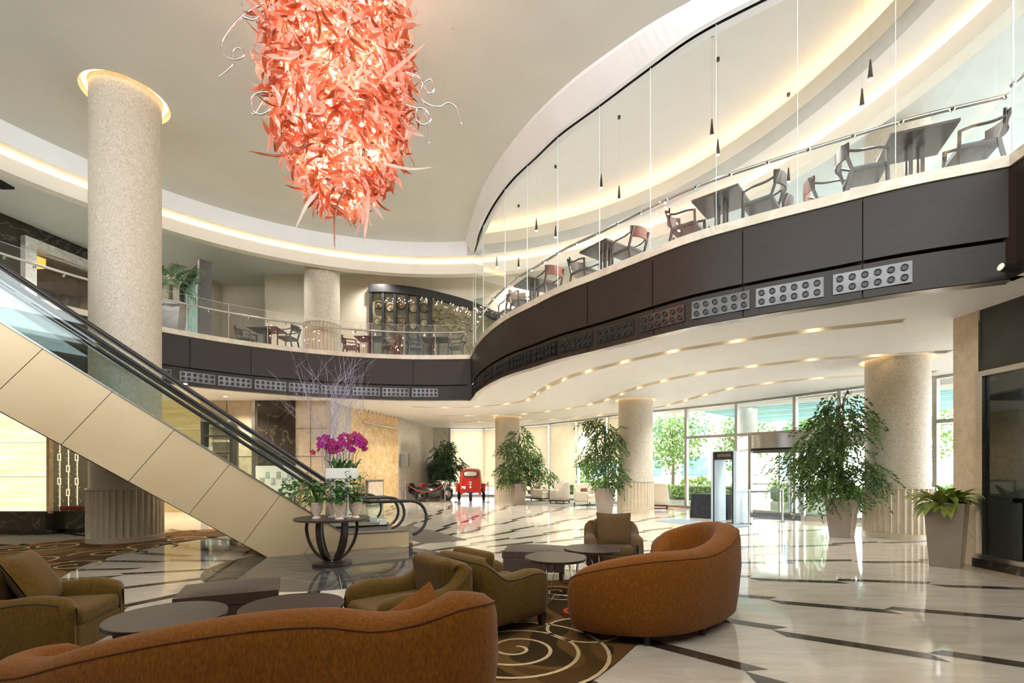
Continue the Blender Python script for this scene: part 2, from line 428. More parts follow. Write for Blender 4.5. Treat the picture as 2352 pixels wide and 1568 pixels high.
# ------------------------------------------------------------------ upper ceilings
TR = offset(BAL, -.10)                                   # line of the glass wall
AE = catmull([(-1.62, 16.95), (-1.58, 16.6), (-1.3, 15.4), (-.883, 13.82), (-.45, 12.7), (.125, 11.54), (.7, 10.6), (1.33, 9.79), (1.9, 9.2), (2.47, 8.67), (3.10, 8.20), (3.9, 7.62), (4.7, 7.1), (5.5, 6.6), (6.3, 6.1)], 90)
ring = arc(CR, RR, 82.8, 250, 90)
ring[0] = Vector((-1.62, 16.9))
mc = [Vector((ring[-1].x, YB))]+ring[::-1]+AE[1:]+[Vector((6.25, 3)), Vector((6.2, YB))]
cl = (COLS[0][0], COLS[0][1])
struct(fill([mc, arc(cl, COLS[0][2]+.16, 0, 350, 36)], 9.5, 'ceiling', 'tan'))
b = MB(); A = arc(cl, COLS[0][2]+.16, 0, 350, 36)
b.strip(at(A, 9.5), at(A, 9.63), at(arc(cl, COLS[0][2]-.02, 0, 350, 36), 9.63), closed=True)
struct(b.build('trim_4', 'cream'))
# amber ring lights round the column heads
def ringlight(c, r, z, lab):
    b = MB(); o = [(-.03, 0), (.03, 0), (.03, .02), (-.03, .02)]
    L = [[(c[0]+(r+dr)*math.cos(2*PI*i/48), c[1]+(r+dr)*math.sin(2*PI*i/48), z+dz) for i in range(48)] for dr, dz in o+[o[0]]]
    b.strip(*L, closed=True)
    return tag(b.build('ring_light', 'ledring'), lab, 'ring light')
ringlight(cl, COLS[0][2]+.07, 9.585, 'amber ring light round the head of the tall left column')
for (c, lab) in zip(COLS[2:], ['on the farthest column beside the pale blinds', 'on the middle column beside the potted fig', 'on the right column behind the largest potted fig']):
    ringlight((c[0], c[1]), c[2]+.055, ZC+.075, 'amber ring light round the column head '+lab)
# white band between the hall ceiling and the glass wall
TQ = offset(TR, -.16)
b = MB(); b.strip(at(AE, 9.5), at(offset(AE, -.02), 9.44), at(offset(TR, .10), 9.10), at(offset(TR, .03), 9.08))
b.strip(at(offset(TR, -.03), 9.08), at(TQ, 9.05), at(TQ, 10.0))
struct(b.build('trim_5', 'white'))
b = MB(); b.strip(at(offset(TR, .03), 9.08), at(offset(TR, .03), 9.13), at(offset(TR, -.03), 9.13), at(offset(TR, -.03), 9.08))
struct(b.build('trim_6', 'blackmetal'))
# restaurant ceiling
lip1 = arc(CR, RR, 82, -52, 90)
struct(fill([TQ+[Vector((6.2, YB)), Vector((lip1[-1].x+.8, YB))]+[p for p in arc(CR, RR+.5, -52, 84, 90)]], 10.0, 'ceiling_restaurant', 'white'))
# ring beam: lower face, cove, lip
def ringstrip(c, prof, a0, a1, n=140):
    return [[(c[0]+r*math.cos(math.radians(a0+(a1-a0)*i/(n-1))), c[1]+r*math.sin(math.radians(a0+(a1-a0)*i/(n-1))), z) for i in range(n)] for r, z in prof]
b = MB()
b.strip(*ringstrip(CR, [(RR, 9.5), (RR, 9.0)], 82.6, 250)); b.strip(*ringstrip(CR, [(RR, 9.0), (10.9, 9.0)], -52, 250))
struct(b.build('trim_7', 'white'))
b = MB(); b.strip(*ringstrip(CL, [(RL+.30, 8.96), (RL+.30, 8.84), (RL+.04, 8.84), (RL+.04, 8.86), (RL, 8.86), (RL, 8.5), (RL+.30, 8.5), (RL+.30, 9.2)], -52, 250))
struct(b.build('trim_8', 'cream'))
b = MB(); b.strip(*ringstrip(CR, [(RR+.26, 9.69), (RR+.03, 9.69), (RR+.03, 9.72), (RR-.02, 9.72), (RR-.02, 9.34), (RR+.05, 9.34)], -52, 82.6))
struct(b.build('trim_9', 'cream'))
b = MB(); b.strip(*ringstrip(CR, [(RR, 9.345), (RR, 9.0)], -52, 82.6)); struct(b.build('trim_10', 'bluewhite'))
b = MB(); b.strip(*ringstrip(CR, [(RR+.26, 9.6), (RR+.26, 10.0)], -52, 82.6)); struct(b.build('trim_20', 'white'))
def ledstrip(c, r, z, a0, a1, lab):
    b = MB(); b.strip(*ringstrip(c, [(r, z), (r, z+.015), (r+.05, z+.015), (r+.05, z)], a0, a1))
    return tag(b.build('light_strip', 'led'), lab, 'light strip')
ledstrip(CL, RL+.10, 8.845, -50, 248, 'warm light strip in the lower ceiling cove all round the hall')
ledstrip(CR, RR+.12, 9.695, -50, 82.4, 'warm light strip in the upper restaurant ceiling cove')
# outer upper ceiling (behind the cove) and an unseen light-blocking slab
oc = arc(CL, RL+.28, -52, 250, 120)
o2 = [Vector(p) for p in [(-16.5, YB), (-16.5, 21.5), (-3, 21.5), (2, 21.5), (9, 18), (14, 12), (14, YB)]]
struct(fill([[Vector((oc[0].x, YB))]+oc+[Vector((oc[-1].x, YB))]+o2], 9.2, 'ceiling_upper', 'tan'))
struct(fill([arc(CL, RL+.29, -52, 76, 80)+[Vector((1, 21.4)), Vector((9, 17.9)), Vector((13.9, 12)), Vector((13.9, YB))]], 9.19, 'ceiling_upper_right', 'bluewhite'))
MBr = MB().box((-1, 12, 10.3), (36, 34, .2)); struct(MBr.build('ceiling_light_block', 'white'))  # unseen slab added over everything so sky light does not leak in
# ------------------------------------------------------------------ walls, ground floor
def wall(P, z0, z1, name, mat, t=0, lab=None):
    b = MB(); P = [Vector(p) for p in P]
    b.strip(at(P, z0), at(P, z1))
    if t:
        q = offset(P, t); b.strip(at(P, z1), at(q, z1), at(q, z0), at(P, z0))
    return struct(b.build(name, mat), lab)
wall([(-18, YB), (18, YB)], 0, 6.0, 'wall_front', 'beige_wall')  # unseen wall added to darken the foreground, left open above for sky light
struct(MB().box((0, -1.6, 4.8), (31, 1.6, 1.6)).build('wall_shade_slab', 'darkwood'))  # unseen slab added behind the camera to shade the near sofas
wall([(-16.5, YB), (-16.5, 28.6)], 0, 4, 'wall_left', 'beige_wall')
wall([(-16.5, 11.1), (-16.5, 13)], 5.6, 10.2, 'wall_left_upper', 'beige_wall')
wall([(-16.5, YB), (-16.5, 13)], 5.6, 10.2, 'wall_side', 'beige_wall')
b = MB()
b.strip(at([Vector((-11.15, 17.3)), Vector((-6.5, 17.3))], 0), at([Vector((-11.15, 17.3)), Vector((-6.5, 17.3))], 4))
wb = struct(b.build('wall_back', 'wallmarble'))
wall([(-6.5, 17.3), (-6.42, 19.3)], 0, 4, 'wall_pier', 'greymarble')  # whiter marble than the pier front: daylight on this side put into the colour
wall([(-6.42, 19.3), (-5.36, 22.8)], 0, 4, 'wall_golden', 'gold')
wall([(-5.36, 22.8), (-4.6, 28.3)], 0, 4, 'wall_marble', 'greymarble')
wall([(-4.6, 28.3), (-3.6, 28.5)], 0, 4, 'wall_corner', 'greymarble')
struct(MB().box((-8.41, 17.27, 1.99), (1.34, .06, 3.98)).build('wall_panel', 'nero'))
struct(MB().box((-9.2, 17.25, 2.0), (.12, .1, 4.0)).build('trim_11', 'steel'))
# wall joints of the beige marble
b = MB()
for z in (1.0, 2.0, 3.0): b.box((-8.8, 17.292, z), (4.7, .02, .008))
for x in (-10.2, -7.2): b.box((x, 17.292, 2), (.008, .02, 4))
struct(b.build('trim_12', 'darkwall'))
# right shop wall
XW = 7.28
wall([(XW, 7.98), (XW, 7.55)], 0, 4, 'wall_pilaster', 'wallmarble')
wall([(XW, 7.98), (9.5, 8.4)], 0, 4, 'wall_return', 'wallmarble')
wall([(XW+.03, 7.55), (XW+.03, YB)], 3.02, 4.0, 'wall_right', 'darkwall')
struct(MB().box((XW+.05, 3.0, .07), (.30, 9.1, .14)).build('baseboard_right', 'nero'))
b = MB(); b.box((XW+.02, 7.50, 1.55), (.12, .10, 2.95)); b.box((XW+.02, 2.6, 2.99), (.14, 9.9, .08)); b.box((XW, 2.6, .17), (.16, 9.9, .07))
struct(b.build('trim_13', 'steel'))
b = MB()
for y0, y1 in ((7.44, 4.6), (4.55, 1.7), (1.65, -1.2)): b.box((XW+.03, (y0+y1)/2, 1.58), (.02, y0-y1, 2.75))
struct(b.build('window_1', 'glassdark'))
wall([(XW+2.6, 7.9), (XW+2.6, YB)], 0, 4, 'wall_shop', 'darkwall')
struct(MB().box((XW-.75+.5, 7.2, .004), (.5, 1.0, .004)).build('trim_14', 'wallmarble'))
# shop interior: dark panelled cabinet behind the glass, string of crystals, orange display
t = thing('display_cabinet', 'dark panelled cabinet with cornice behind the smoked shop glass', 'cabinet', (8.05, 6.9, 0))
MB().box((0, 0, .06), (.62, 1.0, .12)).build('plinth', 'blackmetal', t)
MB().box((0, 0, .56), (.56, .94, .90)).build('body', 'darkwall', t, bevel=.01)
MB().box((-.02, 0, 1.04), (.70, 1.06, .07)).build('cornice', 'darkwall', t, bevel=.015)
d = MB(); d.box((-.285, 0, .55), (.03, .62, .62)); d.build('door', 'blackmetal', t, bevel=.012)
MB().box((-.305, 0, .55), (.02, .46, .46)).build('door_moulding', 'darkwall', t, bevel=.01)
t = thing('arched_mirror', 'tall narrow arched panel standing behind the shop glass above the cabinet', 'mirror', (8.35, 7.2, 1.08))
pr = [(-.28, 0), (.28, 0), (.28, .9)]+[(.28*math.cos(PI*i/10), .9+.75*math.sin(PI*i/10)) for i in range(1, 10)]+[(-.28, .9)]
MB().prism(pr, 0, .05, Matrix.Rotation(PI/2, 4, 'Z') @ Matrix.Rotation(PI/2, 4, 'X')).build('panel', 'beige_wall', t)
o = thing('crystal_string', 'hanging string of small sparkling crystals behind the shop glass', 'crystal string', (7.9, 6.45, 0))
MB().tube([(0, 0, 1.4), (0, 0, 3.9)], .003, 5).build('cord', 'blackmetal', o)
for i in range(12): MB().ball((0, .03*math.sin(i*2.1), 1.5+i*.12), .02, 6).build('crystal', 'chrome', o)
t = thing('display_stand', 'orange slatted display stand at the right edge inside the shop', 'display', (8.1, 5.6, 0))
for k in range(5): MB().box((0, 0, .25+k*.19), (.5, .7, .03)).build('shelf', 'blackmetal', t)
MB().box((-.24, .15, .6), (.03, .3, .9)).build('panel', pm('orange_paint', 'd9663c', 'c4552f', 4, .45), t)
# left feature: backlit onyx, dark base, niche with chains
M['onyx'] = None
def backlit(name, c1, c2, st):
    m, nt, out = newmat(name); N = nt.nodes; L = nt.links
    tc = N.new('ShaderNodeTexCoord'); mp = N.new('ShaderNodeMapping'); mp.inputs['Scale'].default_value = (.5, .5, 5); L.new(tc.outputs['Object'], mp.inputs[0])
    nz = N.new('ShaderNodeTexNoise'); nz.inputs['Scale'].default_value = 2; nz.inputs['Detail'].default_value = 8; nz.inputs['Distortion'].default_value = .5; L.new(mp.outputs[0], nz.inputs['Vector'])
    cr = N.new('ShaderNodeValToRGB'); cr.color_ramp.elements[0].position = .35; cr.color_ramp.elements[1].position = .7
    cr.color_ramp.elements[0].color = lin(c1); cr.color_ramp.elements[1].color = lin(c2); L.new(nz.outputs[0], cr.inputs[0])
    e = N.new('ShaderNodeEmission'); e.inputs[1].default_value = st; L.new(cr.outputs[0], e.inputs[0]); L.new(e.outputs[0], out.inputs[0]); return m
M['onyx'] = backlit('backlit_onyx', 'f7dfa8', 'fff2d2', .47)
M['onyx2'] = backlit('backlit_honey_onyx', 'd9ab62', 'f0cd8b', .30)
t = thing('onyx_light_wall', 'tall backlit cream onyx wall on a dark stone base at the far left', 'light wall', (-13.4, 11.3, .55))
for i in range(2):
    for k in range(4):
        MB().box((1.33-2.5*i-.01, .02, .40+.8*k), (2.46, .05, .79)).build('onyx_panel', 'onyx', t)
MB().box((2.60, 0, 1.6), (.07, .10, 3.3)).build('side_frame', 'gold', t); MB().box((0, 0, -.012), (5.3, .08, .02)).build('sill', 'steel', t)
t = thing('onyx_light_wall', 'honey coloured backlit onyx wall glimpsed through the escalator glass', 'light wall', (-12.6, 17.30, 0))
for k in range(4): MB().box((0, .02, .5+k*1.0), (2.85, .06, .99)).build('onyx_panel', 'onyx2', t)
struct(MB().box((-13.5, 11.85, .33), (5.4, 1.3, .42)).build('trim_15', 'nero')); struct(MB().box((-13.5, 12.0, .06), (5.3, 1.2, .12)).build('baseboard_left', 'nero'))
struct(MB().box((-10.2, 12.0, .33), (1.25, 1.1, .42)).build('trim_16', 'nero')); struct(MB().box((-10.2, 12.15, .06), (1.15, 1.0, .12)).build('baseboard_niche', 'nero'))
wall([(-13.6, 12.62), (-9.3, 12.62)], 0, 4, 'wall_niche', pm('niche_grey', '5c584c', '4c483e', 5, .4))
proto = None
for i, px in enumerate((117, 138, 158, 178)):
    p = gy(px, 1100, 11.75)
    if i < 2:
        t = proto = thing('metal_chain', 'x', 'chain', (p.x, 11.75, .55))
        b = MB(); b.box((0, 0, 1.72), (.035, .01, 3.44)); b.build('strap', 'chrome', t)
        for k in range(5):
            b = MB(); z = .42+k*.58+(.27 if i else 0); b.box((-.035, -.01, z), (.03, .02, .17)); b.box((.035, -.01, z), (.03, .02, .17)); b.box((0, -.01, z+.07), (.1, .02, .03)); b.box((0, -.01, z-.07), (.1, .02, .03)); b.build('link', 'chrome', t)
        b = MB()
        for k in range(60): b.box((RND.uniform(-.07, .07), .02, .1+k*.055), (.012, .012, .02))
        o = b.build('crystal_beads', 'chrome', t); o['kind'] = 'stuff'; tr = snapshot(t)
        protos = (protos if i else [])+[(t, tr)]; t['label'] = ['leftmost of the four hanging steel link chains beside the onyx wall', 'second of the four hanging steel link chains from the left'][i]; t['group'] = 'hanging steel chains'
    else:
        t = dup(protos[i % 2][0], (p.x, 11.75, .545), 0, ['', 'second of the four hanging steel link chains from the left', 'third of the four hanging steel link chains from the left', 'rightmost of the four hanging steel link chains beside the column'][i], tree=protos[i % 2][1])
tag(MB().box((0, 0, .06), (.55, .2, .10)).build('red_box', pm('dark_red_lacquer', '8e2a1c', '752015', 4, .3), bevel=.01), 'dark red lacquer box on the stone ledge beneath the chains', 'box').location = (gy(170, 1165, 11.55).x, 11.57, .54)

# ------------------------------------------------------------------ upper level walls
wall([(-15.0, 19.0), (-12.1, 19.0)], ZM, 9.2, 'wall_upper_left', 'beige_wall')
wall([(-12.1, 19.0), (-12.1, 20.2), (-9.71, 20.2), (-9.71, 19.0)], ZM, 9.2, 'wall_upper_niche', 'beige_wall')
wall([(-9.71, 19.0), (3.0, 19.0)], ZM, 9.2, 'wall_upper', 'beige_wall')
wl = Vector((-15.3, 14.4)); wd = Vector((.21, .978))
def W2(t): return wl+wd*t
wall([W2(-4), W2(.55)], ZM, 9.2, 'wall_upper_dark', 'nero'); wall([W2(.55), W2(3.45)], 8.75, 9.2, 'trim_17', 'nero'); wall([W2(3.45), W2(5)], ZM, 9.2, 'wall_upper_dark_end', 'nero')
ang = math.atan2(wd.y, wd.x)
t = thing('portal', 'pale stone door portal in the dark upper wall at left', 'doorway', (*W2(.55), ZM), ang)
MB().box((.15, -.05, 1.57), (.30, .3, 3.14)).build('jamb', 'greymarble', t); MB().box((2.75, -.05, 1.57), (.30, .3, 3.14)).build('jamb', 'greymarble', t)
MB().box((1.45, -.05, 3.0), (2.9, .302, .30)).build('lintel', 'greymarble', t)
b = MB(); b.box((1.45, 1.3, 1.43), (2.3, .05, 2.86)); b.box((.32, .7, 1.43), (.04, 1.2, 2.86)); b.box((2.58, .7, 1.43), (.04, 1.2, 2.86)); b.box((1.45, .7, 2.83), (2.3, 1.2, .05))
b.build('reveal', pm('amber_brown_panel', '6e5530', '5c4526', 4, .35), t)
for k in range(3): MB().box((.62+k*.78, 1.1, 1.05), (.62, .06, 2.1)).build('door_leaf', 'nero', t, bevel=.01)
t2 = thing('square_lamp', 'square golden lamp hanging inside the stone portal', 'lamp', (*(W2(1.15)+Vector((-wd.y, wd.x))*.25), ZM+2.5), ang)
MB().box((0, 0, .1), (.30, .30, .30)).build('lamp_shade', emit('golden_glow', 'f3c45a', .45), t2); MB().tube([(0, 0, .25), (0, 0, .38)], .01).build('stem', 'steel', t2)
# decorative wall with dark arched frame and round fittings
YD = 18.85
def dx(px): return (px-HX)/F*YD
def dz(py): return 1.5+(HY-py)*YD/F
t = thing('decorative_screen', 'dark arched timber screen with mullions and round fittings on the upper back wall', 'screen', (0, YD, 0))
top = catmull([(dx(848), dz(655)), (dx(902), dz(656)), (dx(982), dz(667)), (dx(1074), dz(691)), (dx(1150), dz(722))], 24)
bot = [Vector((p.x, p.y-.30)) for p in top]
X0 = Matrix.Rotation(PI/2, 4, 'X')
b = MB(); b.prism([(p.x, p.y) for p in top]+[(p.x, p.y) for p in bot[::-1]], -.05, .14, X0); b.build('arch_beam', 'blackmetal', t)
b = MB(); b.prism([(p.x, p.y-.02) for p in top]+[(top[-1].x, ZM), (top[0].x, ZM)], -.11, -.06, X0); b.build('back_panel', pm('olive_panel', '8a8062', '665d44', 3, .5, detail=8, dist=2), t)
for px in (853, 881, 908, 936, 961, 988):
    zt = min(top, key=lambda p: abs(p.x-dx(px))).y-.15
    MB().box((dx(px), -.05, (ZM+zt)/2), (.10 if px != 988 else .16, .12, zt-ZM)).build('mullion', 'blackmetal', t)
for i, (px, py, r) in enumerate([(870, 700, .16), (897, 706, .17), (922, 701, .16), (950, 708, .17), (975, 707, .18), (868, 736, .15), (922, 737, .19), (975, 741, .15), (898, 745, .13), (950, 748, .14)]):
    o = MB().lathe([(r, 0), (r, .03), (r*.86, .05), (r*.8, .02), (r*.35, .02), (r*.3, .06), (.001, .07)], 20, cap=False).build('round_fitting', pm('bronze_disc%d' % i, 'b6a987' if i % 2 else '5a4a36', '7c6c50', 14, .35, .5), t, smooth=40)
    o.location = (dx(px), -.0, dz(py)); o.rotation_euler = (PI/2, 0, 0)
b = MB()
for k in range(40):
    px = RND.uniform(992, 1085); py = 705+RND.uniform(0, 45)+(px-992)*.25
    b.lathe([(RND.uniform(.05, .14), 0), (.02, .05)], 10, X=Matrix.Translation((dx(px), 0, dz(py))) @ Matrix.Rotation(PI/2+RND.uniform(-.5, .5), 4, 'X') @ Matrix.Scale(.55, 4, (0, 1, 0)))
o = b.build('petal_relief', pm('petal_relief', '8f8560', '6b613f', 9, .5), t); o['kind'] = 'stuff'
b = MB()
for k in range(70):
    px = RND.uniform(860, 1085); py = 684+RND.uniform(0, 14)+max(0, (px-985))*.28
    b.ball((dx(px), -.06, dz(py)), .018, 6)
o = b.build('fairy_lights', emit('fairy_light', 'fff0d0', 2.0), t); o['kind'] = 'stuff'
tag(MB().box((0, 0, .0), (.12, 1.3, .05)).build('air_slot', 'blackmetal'), 'black linear slot in the upper ceiling right of the dark arched screen', 'vent').location = tuple(gz(1047, 655, 9.17))
tag(MB().box((0, 0, .0), (.35, .35, .06)).build('ceiling_spot_box', 'blackmetal'), 'square black recessed spotlight in the upper ceiling at far left', 'spotlight').location = tuple(gz(3, 424, 9.17))
# water wall, painting
p0 = Vector((-9.95, 15.7)); p1 = Vector((-12.2, 18.0)); dd = (p1-p0).normalized()
t = thing('water_wall', 'tall dark framed glass water wall standing on the upper level beside the palm', 'water wall', (p0.x, p0.y, ZM), math.atan2(dd.y, dd.x))
L_ = (p1-p0).length
MB().box((.13, .0, 1.36), (.26, .34, 2.72)).build('front_post', pm('grey_frame', '5a5450', '4c4744', 4, .4), t); MB().box((L_/2+.1, 0, 2.62), (L_-.2, .3, .2)).build('top_beam', 'blackmetal', t)
MB().box((L_-.1, 0, 1.3), (.2, .3, 2.6)).build('rear_post', 'blackmetal', t); MB().box((L_/2, 0, .05), (L_-.4, .4, .1)).build('trough', 'blackmetal', t)
m = pm('rippled_green_glass', '6f9a8d', 'b9d2c8', 3, .12, stretch=(3, 3, .6), bump=.6, dist=2)
MB().box((L_/2, .0, 1.32), (L_-.42, .06, 2.4)).build('glass_sheet', m, t)
t = thing('painting', 'framed pale blue painting on the upper wall niche behind the low sofa', 'painting', (*gy(506, 745, 18.9).xy, 6.35)); t.location.y = 20.1; t.location.x = (506-HX)/F*20.1
MB().box((0, 0, .33), (1.15, .05, .72)).build('frame', 'gold', t); MB().box((0, -.03, .33), (1.07, .02, .64)).build('canvas', pm('pale_blue_canvas', 'a8b4b0', '8597a0', 3, .6, dist=2, detail=8), t)
tag(MB().box((0, 0, .25), (2.2, .8, .42)).build('low_sofa', 'blackmetal', bevel=.08, seg=3), 'long low black sofa in front of the upper wall niche', 'sofa').location = ((540-HX)/F*18.0, 18.0, ZM)

# ------------------------------------------------------------------ columns
def fluted(b, r, z0, z1, n=34):
    k = 5; prof = []
    for j in range(n):
        for i in range(k):
            a = 2*PI*(j+i/k)/n; f = i/k; d = .0 if i == 0 else -.035*math.sin(PI*f)**.7
            prof.append(((r+d)*math.cos(a), (r+d)*math.sin(a)))
    b.prism(prof, z0, z1)
def column(x, y, r, z0, z1, lab, nfl=34):
    t = thing('column', lab, 'column', (x, y, z0), 0)
    MB().lathe([(r, 1.10), (r, z1-z0)], 64, cap=False).build('shaft', 'plaster', t, smooth=40)
    b = MB(); fluted(b, r+.045, .10, 1.11, nfl); b.build('fluted_base', 'flute', t)
    MB().lathe([(r+.055, 0), (r+.055, .09), (r+.06, .095), (r+.06, .11), (r+.04, .115)], 64).build('plinth', 'flute', t, smooth=40)
    MB().lathe([(r+.05, 1.10), (r+.055, 1.11), (r+.05, 1.135), (r-.01, 1.14)], 64, cap=False).build('collar', 'flute', t, smooth=40)
    return t
c = COLS
column(c[0][0], c[0][1], c[0][2], 0, 9.62, 'tall two storey column behind the escalator with fluted marble base', 38)
column(c[1][0], c[1][1], c[1][2], ZM, 9.3, 'column standing on the upper back level with fluted base')
column(c[2][0], c[2][1], c[2][2], 0, 4.10, 'farthest ground floor column left of the pale blinds')
column(c[3][0], c[3][1], c[3][2], 0, 4.10, 'middle ground floor column between the potted fig and the wingback chair')
column(c[4][0], c[4][1], c[4][2], 0, 4.10, 'right ground floor column behind the largest potted fig')
column(c[4][0], c[4][1], c[4][2], ZM, 9.3, 'column at the rear of the upper restaurant behind the nearest table')

# ------------------------------------------------------------------ glazing
def pane(a, b_, z0, z1, name, mat, t=.012, parent=None):
    a = Vector(a); b_ = Vector(b_); d = (b_-a); m = (a+b_)/2
    return MB().box((m.x, m.y, (z0+z1)/2), (d.length, t, z1-z0), math.atan2(d.y, d.x)).build(name, mat, parent)
mull = [1034, 1111, 1195, 1265, 1328, 1400, 1484, 1577, 1693, 1827, 1930, 2060, 2150, 2240]
FP = []
for px in mull:
    p, d = ray_at(FAC, px); FP.append(p)
wn = 2
for i, (a, c2) in enumerate(zip(FP, FP[1:])):
    w = struct(pane(a, c2, .05, 3.98, 'window_%d' % wn, 'glass')); wn += 1
    d = (c2-a).normalized(); an = math.atan2(d.y, d.x)
    b = MB(); b.box((a.x, a.y, 2), (.07 if i < 7 else .10, .16, 4), an)
    m_ = (a+c2)/2
    for z, h in ((.05, .1), (3.96, .06))+(((2.80, .10),) if 7 <= i else ()): b.box((m_.x, m_.y, z), ((c2-a).length, .12, h), an)
    for z in (1.34, 2.70): b.box((m_.x, m_.y, z), ((c2-a).length, .016, .014), an)
    b.build('window_frame', 'steel', w)
# blinds
M['blind'] = leafmat('roller_blind_fabric', 'efe6d4', 'e9dfcb', .55, .8, 3)
labs = ['pale full length blind behind the marble corner at the back', 'pale full length blind directly behind the red three wheeler', 'pale blind covering the window behind the far column', 'pale blind over the window left of the half lowered pair', 'half lowered pale roller blind above the beige lounge chairs', 'half lowered pale roller blind behind the middle potted fig']
for i in range(6):
    a, c2 = FP[i], FP[i+1]; d = (c2-a).normalized(); nrm = Vector((d.y, -d.x)); nrm = nrm if nrm.dot(-a) > 0 else -nrm
    z0 = [.12, .12, .12, .75, 1.80, 1.80][i]
    if i in (0, 1): z0 = .55
    a2 = a+d*.06+nrm*.14; c3 = c2-d*.06+nrm*.14; m_ = (a2+c3)/2
    t = thing('roller_blind', labs[i], 'blind', (m_.x, m_.y, z0), math.atan2(d.y, d.x), 'roller blinds on the back windows')
    MB().box((0, 0, (3.9-z0)/2), ((c3-a2).length, .008, 3.9-z0)).build('fabric', 'blind', t); MB().box((0, 0, .015), ((c3-a2).length, .03, .03)).build('bottom_bar', 'steel', t)
# revolving door
pa = Vector((7.74, 15.7)); pb = Vector((8.67, 14.4)); pd = (pb-pa).normalized(); pn = Vector((-pd.y, pd.x)); pw = (pb-pa).length
t = thing('revolving_door', 'glass revolving entrance door under a stainless steel header', 'revolving door', (pa.x, pa.y, 0), math.atan2(pd.y, pd.x))
b = MB(); b.box((pw/2, -.02, 2.42), (pw+.1, .06, .42)); b.build('header', 'steel', t)
for k, px_ in enumerate((.34, 1.02, 1.38)): MB().box((px_, -.06, 2.34+.02*k), (.16, .03, .05)).build('sensor', 'blackmetal', t)
for x in (0, pw): MB().box((x, 0, 1.32), (.09, .12, 2.64)).build('post', 'steel', t)
MB().box((pw/2, 0, 2.17), (pw, .1, .07)).build('lower_rail', 'blackmetal', t)
rc = (pw/2, 1.0); rr = 1.28
for a0, a1 in ((-50, 50), (130, 230)):
    A = arc(rc, rr, a0, a1, 14); b = MB(); b.strip(at(A, .04), at(A, 2.2)); b.build('curved_glass', 'glass', t, smooth=60)
    for e in (A[0], A[-1]): MB().box((e.x, e.y, 1.1), (.05, .05, 2.2)).build('post', 'steel', t)
A = arc(rc, rr+.02, 0, 360, 49); b = MB(); b.strip(at(A, 2.2), at(A, 2.63)); b.strip(at(A, 2.63), at(arc(rc, .02, 0, 360, 49), 2.63)); b.build('drum', 'steel', t, smooth=60)
MB().lathe([(rr, 0), (rr, .006)], 48, (rc[0], rc[1], 0)).build('floor_mat', pm('grey_mat', '55585a', '474a4c', 60, .9), t)
for k in range(4):
    an = math.radians(28+90*k); e = (rc[0]+1.2*math.cos(an), rc[1]+1.2*math.sin(an))
    w = pane((rc[0], rc[1]), e, .05, 2.15, 'door_wing', 'glass', .012, t)
    b = MB(); m_ = ((rc[0]+e[0])/2, (rc[1]+e[1])/2)
    for z in (.08, 2.12): b.box((m_[0], m_[1], z), (1.2, .05, .09), an)
    b.box((e[0], e[1], 1.1), (.05, .05, 2.1), an); b.box((m_[0], m_[1], 1.05), (1.1, .03, .03), an); b.build('wing_frame', 'steel', w)
MB().tube([(rc[0], rc[1], 0), (rc[0], rc[1], 2.2)], .045, 10).build('centre_shaft', 'steel', t)
# side panel of stainless next to the door and its transom
b = MB(); q = pb+pd*.04; q2 = pb+pd*1.3+pn*.9; m_ = (q+q2)/2; d = (q2-q)
b.box((m_.x, m_.y, 2.42), (d.length, .05, .42), math.atan2(d.y, d.x)); b.box((m_.x, m_.y, .07), (d.length, .05, .14), math.atan2(d.y, d.x)); struct(b.build('trim_18', 'steel'))
struct(pane(q, q2, .14, 2.2, 'window_%d' % wn, 'glass')); wn += 1
q2 = pa-pd*.9+pn*.9; d = (pa-q2); m_ = (pa+q2)/2
b = MB(); b.box((m_.x, m_.y, 2.42), (d.length, .05, .42), math.atan2(d.y, d.x)); struct(b.build('trim_19', 'steel'))
struct(pane(q2, pa, .1, 2.2, 'window_%d' % wn, 'glass')); wn += 1
# ------------------------------------------------------------------ outside the entrance
M['pave'] = pm('pale_paving', 'c9c5bc', 'b9b5ab', 4, .8)
o = MB().add([(-40, 28.9, -.02), (1.5, 27, -.02), (5, 22, -.02), (9.6, 16.4, -.02), (13.4, 6, -.02), (60, 6, -.02), (60, 80, -.02), (-40, 80, -.02)], [tuple(range(8))]).build('ground', 'pave'); struct(o)
M['hedge'] = leafmat('hedge_leaf', '6f9440', 'a4bf62', .4, .6, 3)
M['tree'] = leafmat('tree_leaf', '3f6a2c', '86a455', .45, .6, 2)
M['bark'] = pm('bark', '6a5847', '53453a', 9, .9)
def leaf_at(b, p, d, l, w, fold=.25):
    # one pointed leaf: folded along its midrib
    d = Vector(d).normalized(); s = d.cross(Vector((RND.uniform(-1, 1), RND.uniform(-1, 1), RND.uniform(.2, 1))))
    if s.length < 1e-3: s = d.orthogonal()
    s.normalize(); u = s.cross(d); p = Vector(p); m = p+d*l*.45
    b.add([p, m+s*w/2+u*w*fold, p+d*l, m-s*w/2+u*w*fold], [(0, 1, 2), (0, 2, 3)])
def cloud(b, c, rx, ry, rz, n, l, w):
    for _ in range(n):
        v = Vector((RND.gauss(0, 1), RND.gauss(0, 1), RND.gauss(0, 1))).normalized()*(RND.random()**.35)
        p = (c[0]+v.x*rx, c[1]+v.y*ry, c[2]+v.z*rz)
        leaf_at(b, p, (v.x+RND.uniform(-.8, .8), v.y+RND.uniform(-.8, .8), RND.uniform(-1, .5)), l*RND.uniform(.7, 1.3), w)
